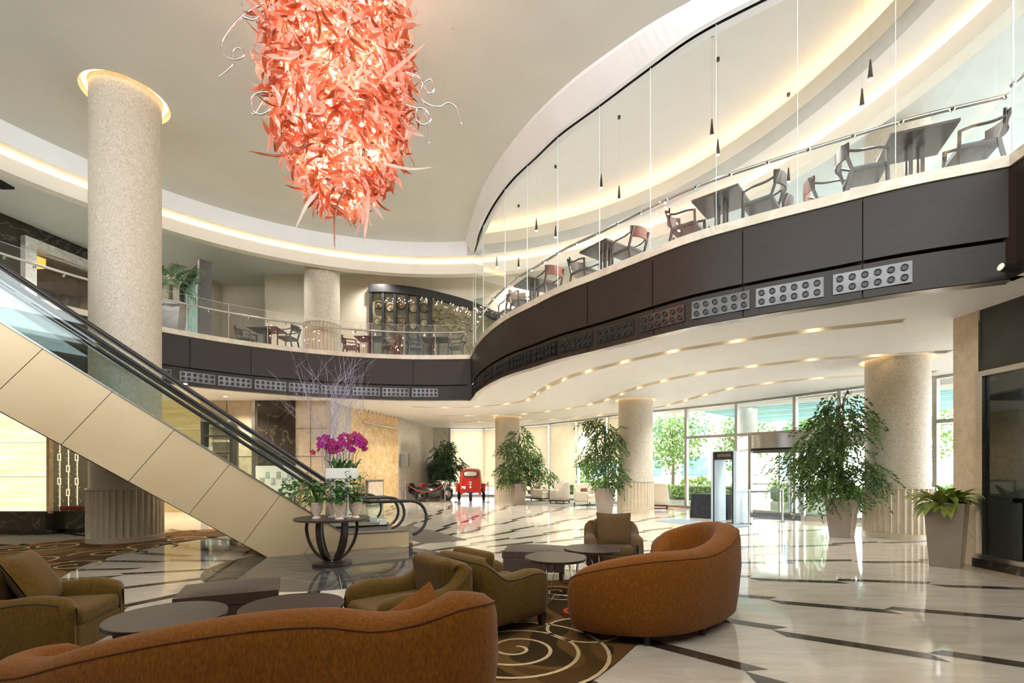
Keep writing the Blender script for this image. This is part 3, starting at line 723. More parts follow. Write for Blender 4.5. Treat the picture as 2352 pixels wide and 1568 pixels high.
def hedge(x0, x1, y, h, lab):
    b = MB()
    n = int((x1-x0)*260)
    for _ in range(n):
        x = RND.uniform(x0, x1); a = RND.uniform(0, PI); r = h*(.8+.25*math.sin(x*2.1)+.1*math.sin(x*7))
        leaf_at(b, (x, y-math.cos(a)*h*.8+RND.uniform(-.1, .1), max(.03, r*math.sin(a)+RND.uniform(-.08, .08))), (RND.uniform(-1, 1), -math.cos(a), math.sin(a)+.3), .16, .10)
    t = thing('hedge', lab, 'hedge', (0, 0, 0)); b.build('leaves', 'hedge', t)
    b = MB(); b.box(((x0+x1)/2, y, h*.35), ((x1-x0)*.96, h*1.0, h*.7)); b.build('shade_core', pm('hedge_shade_green', '46602f', '3b5228', 5, .9), t, bevel=.15, seg=2)  # solid core: shade inside the hedge put into a darker green
hedge(8.2, 12.5, 25.5, .95, 'low trimmed hedge outside the glass left of the security gate')
hedge(12.9, 17.5, 24.0, .9, 'low trimmed hedge outside beyond the revolving door')
hedge(1.5, 6.5, 31.5, 1.2, 'rounded hedge outside below the half lowered blinds')
hedge(18, 25, 22.5, 1.0, 'low trimmed hedge outside beyond the largest potted fig')
def tree(x, y, h, r, n, lab):
    t = thing('tree', lab, 'tree', (x, y, 0), 0, 'trees outside the entrance'); b = MB()
    b.tube([(0, 0, 0), (.05, 0, h*.3), (0, .1, h*.75)], [.13, .1, .04], 7)
    for k in range(6):
        a = k*1.05; b.tube([(0, 0, h*(.35+.05*k)), (r*.6*math.cos(a), r*.6*math.sin(a), h*(.55+.06*k))], [.05, .015], 5)
    b.build('trunk', 'bark', t); b = MB()
    for k in range(9):
        a = k*2.4; q = .55*r*(k % 3)/2
        cloud(b, (q*math.cos(a), q*math.sin(a), h*(.36+.06*k)), r*.6, r*.6, h*.17, n//5, .26, .15)
    b.build('foliage', 'tree', t)
tree(12.3, 37.0, 6.4, 2.6, 1300, 'leafy tree outside seen between the middle column and first mullion')
tree(16.0, 34.0, 6.0, 2.0, 900, 'slender leafy tree outside behind the security gate')
tree(20.5, 33.2, 6.5, 2.3, 1500, 'broad tree outside seen through the revolving door')
tree(25.5, 31.0, 6.5, 2.5, 1500, 'broad tree outside behind the largest potted fig')
tree(28.5, 26.5, 6.0, 2.2, 1300, 'bright tree outside between the right column and stone pilaster')
tree(5.2, 33.5, 4.2, 1.5, 700, 'small tree outside in the gap under the blinds')
M['render'] = pm('white_render', 'e6e1d8', 'dcd6cb', 2, .8)
def building(x, y, w, d, h, rz, lab, nx, nz):
    t = thing('building', lab, 'building', (x, y, 0), rz)
    MB().box((0, 0, h/2), (w, d, h)).build('walls', 'render', t); MB().box((0, 0, h+.1), (w+.4, d+.4, .2)).build('roof_edge', 'render', t)
    for i in range(nx):
        for k in range(nz):
            o = MB().box((-w/2+w*(i+.5)/nx, -d/2-.02, 1.8+3.2*k), (w/nx*.55, .08, 1.6)).build('window', pm('window_blue%d%d%d' % (i, k, int(x)), '8fb3cb', '6f97b3', 2, .15), t)
building(14, 44, 22, 8, 9, -.2, 'white rendered building far outside across the drive', 6, 2)
building(43, 38, 12, 8, 15, -.75, 'tall white building with blue windows seen right of the right column', 3, 4)
# entrance canopy
fd = Vector((.70, -.714)); fn = Vector((.714, .70))
M['teal'] = pm('pale_teal_panel', '6fb3aa', '62a5a0', 2, .5); M['teal2'] = pm('pale_blue_panel', '8fbfd6', '7fb0c9', 2, .5)
t = thing('entrance_canopy', 'pale teal slatted canopy ceiling outside the entrance', 'canopy', (9.0, 17.2, 0), math.atan2(fd.y, fd.x))
MB().box((5, .9, 4.25), (18.4, 1.1, .5)).build('front_beam', 'render', t)
for k in range(14):
    MB().box((5, 1.9+k*.72, 4.35), (18.4, .50, .10)).build('slat', 'teal' if k % 3 else 'teal2', t)
for x in (-3.5, 1.5, 6, 11): MB().box((x, 6.8, 4.6), (.25, 11, .3)).build('rib', 'render', t)
for (x, y, lab) in [(10.8, 22.2, 'round white canopy column outside behind the security gate'), (14.9, 19.6, 'round white canopy column outside right of the revolving door')]:
    t = thing('canopy_column', lab, 'column', (x, y, 0)); MB().lathe([(.42, .1), (.42, 4.5)], 32).build('shaft', 'render', t, smooth=40); MB().lathe([(.5, 0), (.5, .1)], 32).build('base', 'render', t)
# ------------------------------------------------------------------ escalators
EP = Vector((-4.3, 8.41)); ED = Vector((.842, .5393)); EN = Vector((-.5393, .842))
def E3(s, w, z): p = EP+ED*(s/1.0)*1.0+EN*w; return (p.x, p.y, z)
SL = .705
def zu(s): return 1.25-SL*s
ST = -6.17                       # top of the incline
def clip_floor(poly):
    out = []
    for (a, b_) in zip(poly, poly[1:]+poly[:1]):
        ia = a[1] >= 0; ib = b_[1] >= 0
        if ia: out.append(a)
        if ia != ib:
            t = a[1]/(a[1]-b_[1]); out.append((a[0]+(b_[0]-a[0])*t, 0))
    return out
def plate(b, poly, w0, w1):
    n = len(poly)
    b.add([E3(s, w0, z) for s, z in poly]+[E3(s, w1, z) for s, z in poly], [tuple(range(n)), tuple(range(n, 2*n))[::-1]]+[(i, (i+1) % n, n+(i+1) % n, n+i) for i in range(n)])
hx, hz = .574*1.0, .819*1.0
def rail_path(w):
    P = []
    for s in (-8.4, -7.2, ST-.25): P.append((s, 6.62))
    P += [(ST+.05, 6.55), (ST+.35, 2.03-SL*(ST+.35)+.02)]
    s = ST+.7
    while s < 1.35: P.append((s, 2.03-SL*s)); s += .5
    P += [(1.40, 2.03-SL*1.40+.01), (1.62, .93), (1.85, .89), (2.2, .885), (2.65, .885)]
    for k in range(1, 10): a = PI/2-PI*k/9; P.append((2.65+.35*math.cos(a), .535+.35*math.sin(a)))
    P += [(2.3, .185), (1.9, .20)]
    return [E3(s, w, z) for s, z in P], P
M['escglass'] = glass('escalator_glass', (.92, .96, .95), 1.4)
M['tread'] = pm('grooved_tread', '4a4a4a', '2f2f2f', 60, .4, .6, stretch=(1, 1, 1))
def escalator(w0, lab, near):
    t = thing('escalator', lab, 'escalator', (0, 0, 0))
    w1 = w0+1.3
    # outer cladding in big panels, seams square to the slope
    for side, w in ((0, w0-.10), (1, w1+.10)):
        seams = [-.52+.76*k for k in range(-9, 4)]
        tops = [(s, zu(s)) for s in seams]
        for (a, b_) in zip(tops, tops[1:]):
            g = .0035
            poly = [(a[0]+g, a[1]-SL*g), (b_[0]-g, b_[1]+SL*g), (b_[0]-g-hx, b_[1]+SL*g-hz), (a[0]+g-hx, a[1]-SL*g-hz)]
            if b_[0] > 1.36:
                poly = [(a[0]+g, a[1]-SL*g), (1.36, .29), (2.62, .29), (2.62, 0), (a[0]-hx+g, a[1]-hz)]
            poly = clip_floor(poly)
            if len(poly) < 3: continue
            b = MB(); plate(b, poly, w, w+(.012 if side == 0 else -.012)); b.build('side_panel', 'champagne', t)
        b = MB(); P = [(tops[0][0], tops[0][1]), (1.36, .29), (2.60, .29), (2.60, .0), (.25, 0), (tops[0][0]-hx, tops[0][1]-hz)]
        plate(b, P, w+(.015 if side == 0 else -.015), w+(.05 if side == 0 else -.05)); b.build('truss_side', 'blackmetal', t)
        # stainless deck line
        b = MB(); D = [(-8.4, 5.85), (ST-.25, 5.85), (ST+.35, zu(ST+.35)), (1.25, zu(1.25)), (1.45, .31), (2.72, .29)]
        for a, c in zip(D, D[1:]): b.bar(E3(a[0], w+(.06 if side == 0 else -.06), a[1]), E3(c[0], w+(.06 if side == 0 else -.06), c[1]), .17, .022)
        b.build('deck', 'steel', t)
        # glass balustrade
        pts, prm = rail_path((w0, w1)[side])
        up = [p for p in prm if p[0] >= ST-2][:-2]
        low = [(2.6, .29), (1.45, .31), (1.25, zu(1.25)), (ST+.35, zu(ST+.35)), (ST-.25, 5.85), (-8.4, 5.85)]
        nr = [(s, z-.02) for s, z in up[:-5]]
        b = MB(); poly = nr+low; b.add([E3(s, (w0, w1)[side], z) for s, z in poly], [tuple(range(len(poly)))])
        b.build('glass_panel', 'escglass', t)
        MB().tube(pts, .034, 8).build('handrail', 'rubber', t, smooth=60)
        b = MB(); b.tube([(p[0], p[1], p[2]-(.045 if i < 24 else 0)) for i, p in enumerate(pts[:22])], .014, 6); b.build('handrail_guide', 'steel', t)
    # inside: steps, skirts, soffit
    b = MB(); st = .40
    s = 1.1; k = 0
    zf = .16
    while s > ST-.1:
        zf_ = 1.25-.27-SL*s-.12
        b.bar(E3(s-.2, w0+.12, max(.08, zf_)), E3(s-.2, w1-.12, max(.08, zf_)), .40, .02); b.bar(E3(s, w0+.12, max(.08, zf_)-.13), E3(s, w1-.12, max(.08, zf_)-.13), .02, .28)
        s -= st
    b.build('steps', 'tread', t)
    for w in (w0+.09, w1-.09):
        b = MB(); P = [(ST, zu(ST)-.05), (1.36, .26), (2.6, .26), (2.6, .02), (1.3, .02), (ST, zu(ST)-.75)]; plate(b, P, w-.01, w+.01); b.build('skirt', 'steel', t)
    MB().add([E3(1.0, w0+.1, .05), E3(2.75, w0+.1, .05), E3(2.75, w1-.1, .05), E3(1.0, w1-.1, .05)], [(0, 1, 2, 3)]).build('comb_plate', 'steel', t)
    b = MB(); P = [(ST-.6, zu(ST-.6+hx)-hz-.02), (.02, .0)]
    b.add([E3(P[0][0], w0-.08, P[0][1]), E3(P[1][0], w0-.08, P[1][1]), E3(P[1][0], w1+.08, P[1][1]), E3(P[0][0], w1+.08, P[0][1])], [(0, 1, 2, 3)]); b.build('soffit', 'steel', t)
    b = MB(); P = [(-9.2, 5.83), (ST+.1, 5.83), (ST+.1, 4.7), (-9.2, 4.7)]; plate(b, P, w0-.1, w0-.08); plate(b, P, w1+.08, w1+.1)
    b.add([E3(-9.2, w0-.1, 5.6), E3(ST, w0-.1, 5.6), E3(ST, w1+.1, 5.6), E3(-9.2, w1+.1, 5.6)], [(0, 1, 2, 3)]); b.add([E3(-9.2, w0-.1, 4.7), E3(ST+.1, w0-.1, 4.7), E3(ST+.1, w1+.1, 4.7), E3(-9.2, w1+.1, 4.7)], [(0, 1, 2, 3)]); b.build('upper_landing', 'champagne', t)
    # lower end: newel base, entry box
    for w in (w0, w1):
        MB().bar(E3(2.66, w-.10, .15), E3(2.66, w-.101, .15001), .06, .30).build('end_cap', 'steel', t) if False else None
        b = MB(); q = E3(2.62, w, .15); b.box(q, (.08, .2, .30), math.atan2(ED.y, ED.x)); b.build('end_post', 'chrome', t)
    b = MB(); q = E3(2.45, w1-.14 if near else w0+.14, .36); b.box(q, (.16, .06, .12), math.atan2(ED.y, ED.x)); b.build('key_box', 'white', t, bevel=.01)
    return t
escalator(0, 'near escalator with big champagne metal side panels', True)
escalator(1.7, 'far escalator running just behind the near one', False)
# dark floor plate at the foot of the escalators
b = MB(); b.add([E3(2.9, -.1, .004), E3(3.9, -.1, .004), E3(3.9, 3.1, .004), E3(2.9, 3.1, .004)], [(0, 1, 2, 3)])
tag(b.build('floor_plate', pm('grey_floor_plate', '6a6862', '5a5853', 40, .35, .4)), 'grey metal floor plate at the foot of the escalators', 'floor plate')

# ------------------------------------------------------------------ nozzle panels on the balcony fronts
protoN = thing('nozzle_panel', 'x', 'air panel', (0, 0, 0), 0, 'air nozzle panels on the balcony fronts')
MB().box((0, -.012, 0), (.92, .012, .30)).build('plate', pm('satin_steel_plate', '514f4d', '434140', 3, .27, 1), protoN)
nzm = MB().lathe([(.047, 0), (.047, .018), (.036, .02), (.030, .006), (.0012, .004)], 16, cap=False, X=Matrix.Rotation(PI/2, 4, 'X'))
ring_ = None
for i in range(6):
    for k in range(2):
        if ring_ is None: ring_ = nzm.build('nozzle', 'blackmetal', protoN, smooth=40); o = ring_
        else: o = ring_.copy(); COL.objects.link(o)
        o.location = (-.375+.15*i, -.018, .07-.14*k)
sn = snapshot(protoN); usedN = [False]
RIGHT = [(1912, 2090), (1735, 1888), (1590, 1717), (1467, 1573), (1369, 1456), (1289, 1359), (1224, 1281), (1176, 1218), (1137, 1171), (1108, 1134), (1085, 1106)]
LEFT = [(372, 404), (415, 493), (503, 577), (587, 656), (665, 731), (738, 803), (811, 872), (880, 938), (947, 1006)]
ordn = ['first', 'second', 'third', 'fourth', 'fifth', 'sixth', 'seventh', 'eighth', 'ninth', 'tenth', 'eleventh']
for P, lst, base in ((BAL, RIGHT, '%s perforated steel air panel from the right end of the right balcony front'), (BACK, LEFT, '%s perforated steel air panel from the left on the back balcony front')):
    Q = offset(P, -.035)
    for i, (a, c) in enumerate(lst):
        p, d = ray_at(Q, (a+c)/2)
        if p is None: continue
        if P is BACK and i == 0: p, d = ray_at(Q, 350)
        n = Vector((d.y, -d.x)); q = p+n*.0; rz = math.atan2(d.y, d.x)
        lab = base % ordn[i]
        if not usedN[0]: protoN.location = (q.x, q.y, 4.27); protoN.rotation_euler = (0, 0, rz); protoN['label'] = lab; usedN[0] = True
        else: dup(protoN, (q.x, q.y, 4.27), rz, lab, tree=sn)
# ------------------------------------------------------------------ glass wall on the right balcony, handrails
px_j = [1079, 1092, 1110, 1160, 1211, 1281, 1377, 1494, 1645, 1832, 2057, 2318]
JP = []
for px in px_j:
    p, d = ray_at(TR, px)
    if p is None: p = TR[0] if px < 1200 else TR[-1]
    JP.append(p)
for i, (a, c) in enumerate(zip(JP, JP[1:])):
    w = struct(pane(a+(c-a)*.002, c-(c-a)*.002, ZM, 9.08, 'window_%d' % wn, 'glass', .012)); wn += 1
    d = (c-a).normalized(); MB().box((a.x, a.y, (ZM+9.08)/2), (.008, .016, 9.08-ZM), math.atan2(d.y, d.x)).build('glass_joint', 'glassedge', w)
cr2 = [Vector((6.42, 6.2)), Vector((6.28, 5.4)), Vector((6.1, 3.0))]
w = struct(pane(cr2[0], cr2[2], ZM, 9.08, 'window_%d' % wn, 'glass', .012)); wn += 1
MB().box((cr2[0].x, cr2[0].y, (ZM+9.08)/2), (.014, .02, 9.08-ZM), 1.6).build('glass_joint', 'glassedge', w)
def handrail(P, z, nb, lab, side=1, off=.07):
    t = thing('handrail', lab, 'handrail', (0, 0, 0)); Q = offset(P, off)
    MB().tube(at(Q, z), .031, 8).build('rail', 'steel', t, smooth=60)
    pp = resample(P, nb); qq = resample(Q, nb)
    for a, c in zip(pp, qq):
        m_ = a.lerp(c, .5)
        MB().tube([(a.x, a.y, z-.055), (m_.x, m_.y, z-.06), (c.x, c.y, z-.02)], .014, 6).ball((a.x, a.y, z-.055), .034, 8).build('bracket', 'chrome', t)
    return t
handrail(TR, 6.50, 26, 'steel handrail along the tall glass wall of the right balcony', off=-.09)
handrail(cr2, 6.5, 4, 'short steel handrail past the corner of the right balcony', off=-.07)
# low glass balustrade of the back balcony
BG = offset(arc(CB, RB, 192, 82.5, 90), -.16)
t = thing('glass_balustrade', 'low frameless glass balustrade along the curved back balcony', 'balustrade', (0, 0, 0))
g = resample(BG, 17)
for a, c in zip(g, g[1:]):
    o = pane(a+(c-a)*.004, c-(c-a)*.004, ZM, 6.72, 'glass_pane', 'glass', .014, t)
    d = (c-a).normalized(); an = math.atan2(d.y, d.x); m_ = (a+c)/2
    b = MB(); b.box((m_.x, m_.y, 6.722), ((c-a).length, .012, .006), an); b.box((a.x, a.y, (ZM+6.72)/2), (.01, .014, 1.12), an); b.build('pane_edge', 'glassedge', o)
handrail(BG, 6.43, 33, 'steel handrail along the back balcony glass balustrade', off=.08)
# spotlight under the right end of the balcony
p = gy(2312, 616, 6.15)
t = thing('spotlight', 'black cylinder spotlight fixed at the corner of the right balcony', 'spotlight', (p.x+.03, p.y, p.z))
X = Matrix.Rotation(PI/2*1.1, 4, 'Y')
MB().lathe([(.045, -.10), (.055, -.08), (.055, .10), (.05, .105)], 20, X=Matrix.Rotation(-PI/2+.18, 4, 'Y')).build('body', 'blackmetal', t, smooth=40)
MB().lathe([(.046, .107), (.001, .107)], 20, cap=False, X=Matrix.Rotation(-PI/2+.18, 4, 'Y')).build('lens', emit('spot_lens', 'fff3d8', .35), t)
MB().bar((.04, 0, .03), (.16, .0, .10), .03, .03).build('bracket', 'blackmetal', t)
# ------------------------------------------------------------------ carpets
def carpetmat(name, cols, scale):
    m, nt, out = newmat(name); N = nt.nodes; L = nt.links
    b = N.new('ShaderNodeBsdfPrincipled'); b.inputs['Roughness'].default_value = .95; b.inputs['Specular IOR Level'].default_value = .1; L.new(b.outputs[0], out.inputs[0])
    tc = N.new('ShaderNodeTexCoord'); nz = N.new('ShaderNodeTexNoise'); nz.inputs['Scale'].default_value = scale; nz.inputs['Detail'].default_value = .5; nz.inputs['Distortion'].default_value = 1.0
    L.new(tc.outputs['Object'], nz.inputs['Vector'])
    cr = N.new('ShaderNodeValToRGB'); cr.color_ramp.interpolation = 'CONSTANT'; e = cr.color_ramp.elements
    e[0].position = 0; e[0].color = lin(cols[0]); e[1].position = .46; e[1].color = lin(cols[1]); k = e.new(.56); k.color = lin(cols[2])
    L.new(nz.outputs[0], cr.inputs[0])
    n2 = N.new('ShaderNodeTexNoise'); n2.inputs['Scale'].default_value = 220; L.new(tc.outputs['Object'], n2.inputs['Vector'])
    mx = N.new('ShaderNodeMix'); mx.data_type = 'RGBA'; mx.blend_type = 'MULTIPLY'; mx.inputs[0].default_value = .35; L.new(cr.outputs[0], mx.inputs[6]); L.new(n2.outputs[0], mx.inputs[7])
    L.new(mx.outputs[2], b.inputs['Base Color'])
    bp = N.new('ShaderNodeBump'); bp.inputs['Strength'].default_value = .4; bp.inputs['Distance'].default_value = .01; L.new(n2.outputs[0], bp.inputs['Height']); L.new(bp.outputs[0], b.inputs['Normal'])
    return m
M['carpet'] = carpetmat('brown_carpet', ('58401f', '70502b', '42301b'), 1.1)
M['carpet2'] = carpetmat('brown_swirl_carpet', ('8f6d42', '5d4327', '7a5a36'), .8)
M['swirl'] = pm('cream_carpet_line', 'd2b990', 'bfa67d', 40, .95, spec=.1)
M['swirl2'] = pm('rust_carpet_line', 'b5653a', 'a4552d', 40, .95, spec=.1)
def swirl(b, c, r0, turns, w, z, a0=0, sgn=1, k=1.0):
    n = int(40*turns); A = []; B = []
    for i in range(n+1):
        t = i/n; a = a0+sgn*2*PI*turns*t; r = r0*(.06+.94*t**k)
        A.append((c[0]+(r-w/2)*math.cos(a), c[1]+(r-w/2)*math.sin(a), z)); B.append((c[0]+(r+w/2)*math.cos(a), c[1]+(r+w/2)*math.sin(a), z))
    b.strip(A, B)
cin = (-2.80, 9.15); cout = (-6.03, 8.50)
inn = arc(cin, 4.24, 143, 222, 30); 
outp = [Vector(p) for p in [(-10.6, 6.0), (-10.3, 8.0), (-9.95, 9.3), (-9.62, 10.0), (-9.25, 10.7), (-8.45, 11.75), (-7.5, 12.4)]]
t = thing('carpet', 'brown carpet with cream and rust swirls around the tall left column', 'carpet', (0, 0, 0))
pl = outp+inn; b = MB(); b.prism([(p.x, p.y) for p in pl], .002, .010); b.build('pile', 'carpet2', t)
for (px, py, r, tn, a0, sg) in [(250, 1270, .55, 1.6, 0, 1), (120, 1255, .5, 1.4, 1, -1), (60, 1290, .75, 1.7, 2, 1), (340, 1255, .5, 1.5, 3, -1), (165, 1300, .42, 1.3, .5, 1), (30, 1262, .5, 1.3, 4, 1), (440, 1237, .45, 1.4, 2, 1)]:
    p = gz(px, py, 0); b = MB(); swirl(b, (p.x, p.y), r, tn, .05, .013, a0, sg); b.build('cream_swirl', 'swirl', t)
    b = MB(); swirl(b, (p.x-.5, p.y+.25), r*.7, 1.0, .05, .012, a0+1, -sg); b.build('rust_swirl', 'swirl2', t)
t = thing('carpet', 'round brown carpet with a big cream spiral under the lounge seats', 'carpet', (0, 0, 0))
cp = catmull([(.97, 4.0), (.54, 3.42), (-.1, 2.9), (-1.3, 2.5), (-2.6, 2.7), (-3.0, 3.6), (-2.4, 4.3), (-1.5, 4.75), (-.6, 5.5), (.0, 6.1), (.5, 6.55), (1.3, 6.5), (1.5, 5.6), (1.3, 4.6)], 80, True)[:-1]
b = MB(); b.prism([(p.x, p.y) for p in cp], .002, .010); b.build('pile', 'carpet', t)
p = gz(1185, 1492, 0); b = MB(); swirl(b, (p.x, p.y), .80, 3.4, .032, .0125, 1.5, -1, 1.15); b.build('cream_spiral', 'swirl', t)
p = gz(1330, 1452, 0); b = MB(); A = arc((p.x+.05, p.y+.05), .34, 60, 330, 40); b.strip(at(offset(A, -.016), .0125), at(offset(A, .016), .0125)); b.build('cream_loop', 'swirl', t)
p = gz(1275, 1365, 0); b = MB(); swirl(b, (p.x+.05, p.y+.1), .42, 2, .03, .0125, 0, 1); b.build('cream_spiral', 'swirl', t)
p = gz(1300, 1405, 0); b = MB(); A = arc((p.x+.12, p.y), .13, 80, 260, 16); b.strip(at(offset(A, -.02), .0125), at(offset(A, .02), .0125)); b.build('red_hook', pm('red_carpet_line', 'c2502c', 'b24526', 40, .95, spec=.1), t)

# ------------------------------------------------------------------ upholstery
def fabric(name, c1, c2, sh=.12):
    return pm(name, c1, c2, 90, .85, bump=.25, stretch=(1, 1, .35), spec=.2, sheen=sh, lo=.3, hi=.7)
M['orange'] = fabric('orange_brown_chenille', '8f5510', '6c3c06')
M['olive'] = fabric('olive_brown_chenille', '6f5219', '533b0f')
M['brown'] = fabric('brown_chenille', '6f5433', '5a4328')
M['beige'] = fabric('beige_linen', 'd2c7b2', 'c4b8a2', .2)
M['leather'] = pm('dark_brown_leather', '4b3d32', '41342a', 20, .42, bump=.1)
M['leg'] = pm('dark_wood_leg', '3a2a20', '2d2018', 8, .4)
M['tabletop'] = pm('dark_wood_tabletop', '473a33', '3a2f29', 3, .34, stretch=(1, 14, 1), detail=7, spec=.3)
def shell(path, H, T, z0, seat_z, n=56, bulge=.03, rnd=.1, lean=0):
    """upholstered wall that follows a plan curve: outer face, rolled top, inner face"""
    P = catmull([Vector((p[0], p[1], h)) for p, h in zip(path, H)], n)
    C2 = [Vector((p.x, p.y)) for p in P]; hs = [p.z for p in P]
    L = [0]
    for a, c in zip(C2, C2[1:]): L.append(L[-1]+(c-a).length)
    O0 = offset(C2, 1.0)
    rows = []
    for i in range(n):
        e = min(L[i], L[-1]-L[i]); f = 1.0 if e > rnd else math.sqrt(max(0, 1-((rnd-e)/rnd)**2))
        nv = O0[i]-C2[i]; h = hs[i]; tt = T
        r = tt/2
        sec = [(-.035, z0), (-.004, z0+.03), (bulge*.5, z0+(h-z0)*.25), (bulge, z0+(h-z0)*.55), (bulge*.8, h-r*1.2), (bulge*.45, h-r*.55), (-r*.35, h-r*.12), (-r, h), (-tt+r*.35, h-r*.12), (-tt-.0, h-r*.6), (-tt-.01, h-r*1.4), (-tt-.02, seat_z), (-tt, z0+.03), (-tt+.035, z0)]
        row = []
        for d, z in sec:
            dm = -tt/2; d2 = dm+(d-dm)*(.25+.75*f); zz = z if z < z0+.05 else z0+(z-z0)*(.86+.14*f)
            q = C2[i]+nv*(d2+lean*(z-z0)*1.0); row.append((q.x, q.y, zz))
        rows.append(row)
    b = MB(); b.strip(*rows); m = len(rows[0])
    for i in range(n-1): b.f.append((i*m, (i+1)*m, (i+1)*m+m-1, i*m+m-1))
    b.f.append(tuple(range(m))); b.f.append(tuple((n-1)*m+k for k in range(m))[::-1])
    pipe = [rows[i][5] for i in range(2, n-2)]
    return b, pipe, C2
def cushion(b, sx, sy, sz, X=None, puff=.5, n=8):
    # puffed square cushion, thin at its seams
    T_ = []; o = len(b.v)
    for s_ in (1, -1):
        vs = []
        for i in range(n+1):
            for j in range(n+1):
                u = -1+2*i/n; v = -1+2*j/n
                k = ((1-abs(u)**3)*(1-abs(v)**3))**puff
                pin = 1-.06*(1-abs(u*v))
                vs.append((u*sx/2*(1-.07*(1-v*v)*abs(u)), v*sy/2*(1-.07*(1-u*u)*abs(v)), s_*(sz/2*k+.004)))
        fs = [(i*(n+1)+j, i*(n+1)+j+1, (i+1)*(n+1)+j+1, (i+1)*(n+1)+j) for i in range(n) for j in range(n)]
        b.add(vs, fs, X)
    return b
def sofa(path, H, front, legs, lab, mat='orange', T=.20, seat=.44, z0=.09):
    t = thing('sofa', lab, 'sofa', (0, 0, 0))
    b, pipe, C2 = shell(path, H, T, z0, seat-.02, 64, .045, .22)
    b.build('back', mat, t, smooth=180)
    MB().tube(pipe, .006, 6).build('piping', pm('piping_%s' % mat, '6d3a12', '5c3010', 20, .8), t, smooth=180)
    inn = offset(C2, -T*.85)[4:-4]
    poly = [(p.x, p.y) for p in inn]+front
    b = MB(); b.prism(poly, z0+.02, .29); b.build('base', mat, t, bevel=.03)
    b = MB(); b.prism(poly, .285, seat); b.build('seat_cushion', mat, t, bevel=.06, seg=4)
    for x, y in legs: MB().lathe([(.028, 0), (.034, .12)], 14, (x, y, 0)).build('leg', 'leg', t, smooth=40)
    return t
pr = [(.50, 4.46), (.56, 4.28), (.80, 4.12), (1.18, 4.06), (1.50, 4.14), (1.76, 4.30), (2.02, 4.52), (2.24, 4.82), (2.32, 5.15), (2.24, 5.50), (2.0, 5.72), (1.75, 5.72), (1.55, 5.52)]
hr = [.52, .62, .72, .79, .80, .80, .855, .945, .95, .92, .85, .77, .62]
tr_ = sofa(pr, hr, [(1.50, 5.35), (1.0, 5.0), (.62, 4.62)], [(1.16, 4.16), (1.74, 4.42), (.68, 4.42), (1.75, 5.5)], 'orange brown curved sofa standing alone on marble at right of the lounge')
pl_ = [(-2.70, 2.95), (-2.78, 2.68), (-2.66, 2.45), (-2.40, 2.36), (-2.05, 2.28), (-1.62, 2.26), (-1.2, 2.30), (-.9, 2.32), (-.66, 2.33), (-.44, 2.30), (-.25, 2.35), (-.13, 2.50), (-.13, 2.78), (-.2, 3.0)]
hl = [.50, .50, .52, .55, .655, .75, .80, .81, .785, .83, .885, .87, .80, .66]
sofa(pl_, hl, [(-.4, 3.05), (-1.3, 3.0), (-2.1, 3.0)], [(-2.2, 2.5), (-1.3, 2.4), (-.35, 2.5), (-.35, 2.95), (-2.2, 2.9)], 'orange brown curved sofa cut by the bottom of the view')
t = thing('scatter_cushion', 'small orange brown cushion with pointed corner on the nearest sofa', 'cushion', (-.52, 2.66, .60), .3)
b = MB(); cushion(b, .42, .42, .16, Matrix.Rotation(1.15, 4, 'X') @ Matrix.Rotation(.5, 4, 'Z')); b.build('cover', 'orange', t, smooth=180)

def armchair(mat, pillow=None):
    t = thing('armchair', 'x', 'armchair')
    path = [(-.375, .42), (-.395, .20), (-.395, -.04), (-.395, -.18), (-.39, -.30), (-.36, -.38), (-.26, -.415), (0, -.42), (.26, -.415), (.36, -.38), (.39, -.30), (.395, -.18), (.395, -.04), (.395, .20), (.375, .42)]
    H = [.53, .575, .555, .575, .66, .72, .735, .74, .735, .72, .66, .575, .555, .575, .53]
    b, pipe, C2 = shell(path, H, .145, .12, .36, 72, .016, .08)
    b.build('frame', mat, t, smooth=180)
    MB().tube(pipe, .005, 5).build('piping', 'leg', t, smooth=180)
    MB().box((0, .045, .22), (.56, .74, .2)).build('base', mat, t, bevel=.02)
    MB().box((0, .07, .375), (.54, .70, .14)).build('seat_cushion', mat, t, bevel=.05, seg=4)
    b = MB(); b.box((0, 0, 0), (.53, .14, .42), X=Matrix.Translation((0, -.25, .56)) @ Matrix.Rotation(-.16, 4, 'X')); b.build('back_cushion', mat, t, bevel=.055, seg=4)
    for x in (-.33, .33):
        for y in (-.34, .36):
            MB().add([(x-.022, y-.022, 0), (x+.022, y-.022, 0), (x+.022, y+.022, 0), (x-.022, y+.022, 0), (x-.032, y-.032, .13), (x+.032, y-.032, .13), (x+.032, y+.032, .13), (x-.032, y+.032, .13)], [(3, 2, 1, 0), (4, 5, 6, 7), (0, 1, 5, 4), (1, 2, 6, 5), (2, 3, 7, 6), (3, 0, 4, 7)]).build('leg', 'leg', t)
    return t
pa_ = armchair('olive'); sa = snapshot(pa_)
def face(dx_, dy_): return math.atan2(dy_, dx_)-PI/2
pa_['group'] = 'olive lounge armchairs'
pa_.location = (-.86, 4.00, 0); pa_.rotation_euler = (0, 0, face(-.77, -.63)); pa_['label'] = 'olive armchair facing the left pair of coffee tables, back to back with another'
dup(pa_, (-.20, 4.68, 0), face(.735, .68), 'olive armchair facing the right coffee tables, seen from its side and back', tree=sa)
dup(pa_, (-3.74, 3.84, 0), face(.98, .21), 'olive armchair at the far left with a large pillow', tree=sa)
t = thing('pillow', 'large olive pillow propped in the far left armchair', 'pillow', (-3.86, 3.90, .62), .2)
b = MB(); cushion(b, .50, .50, .17, Matrix.Rotation(PI/2+.2, 4, 'Z') @ Matrix.Rotation(1.05, 4, 'X')); b.build('cover', 'olive', t, smooth=180)
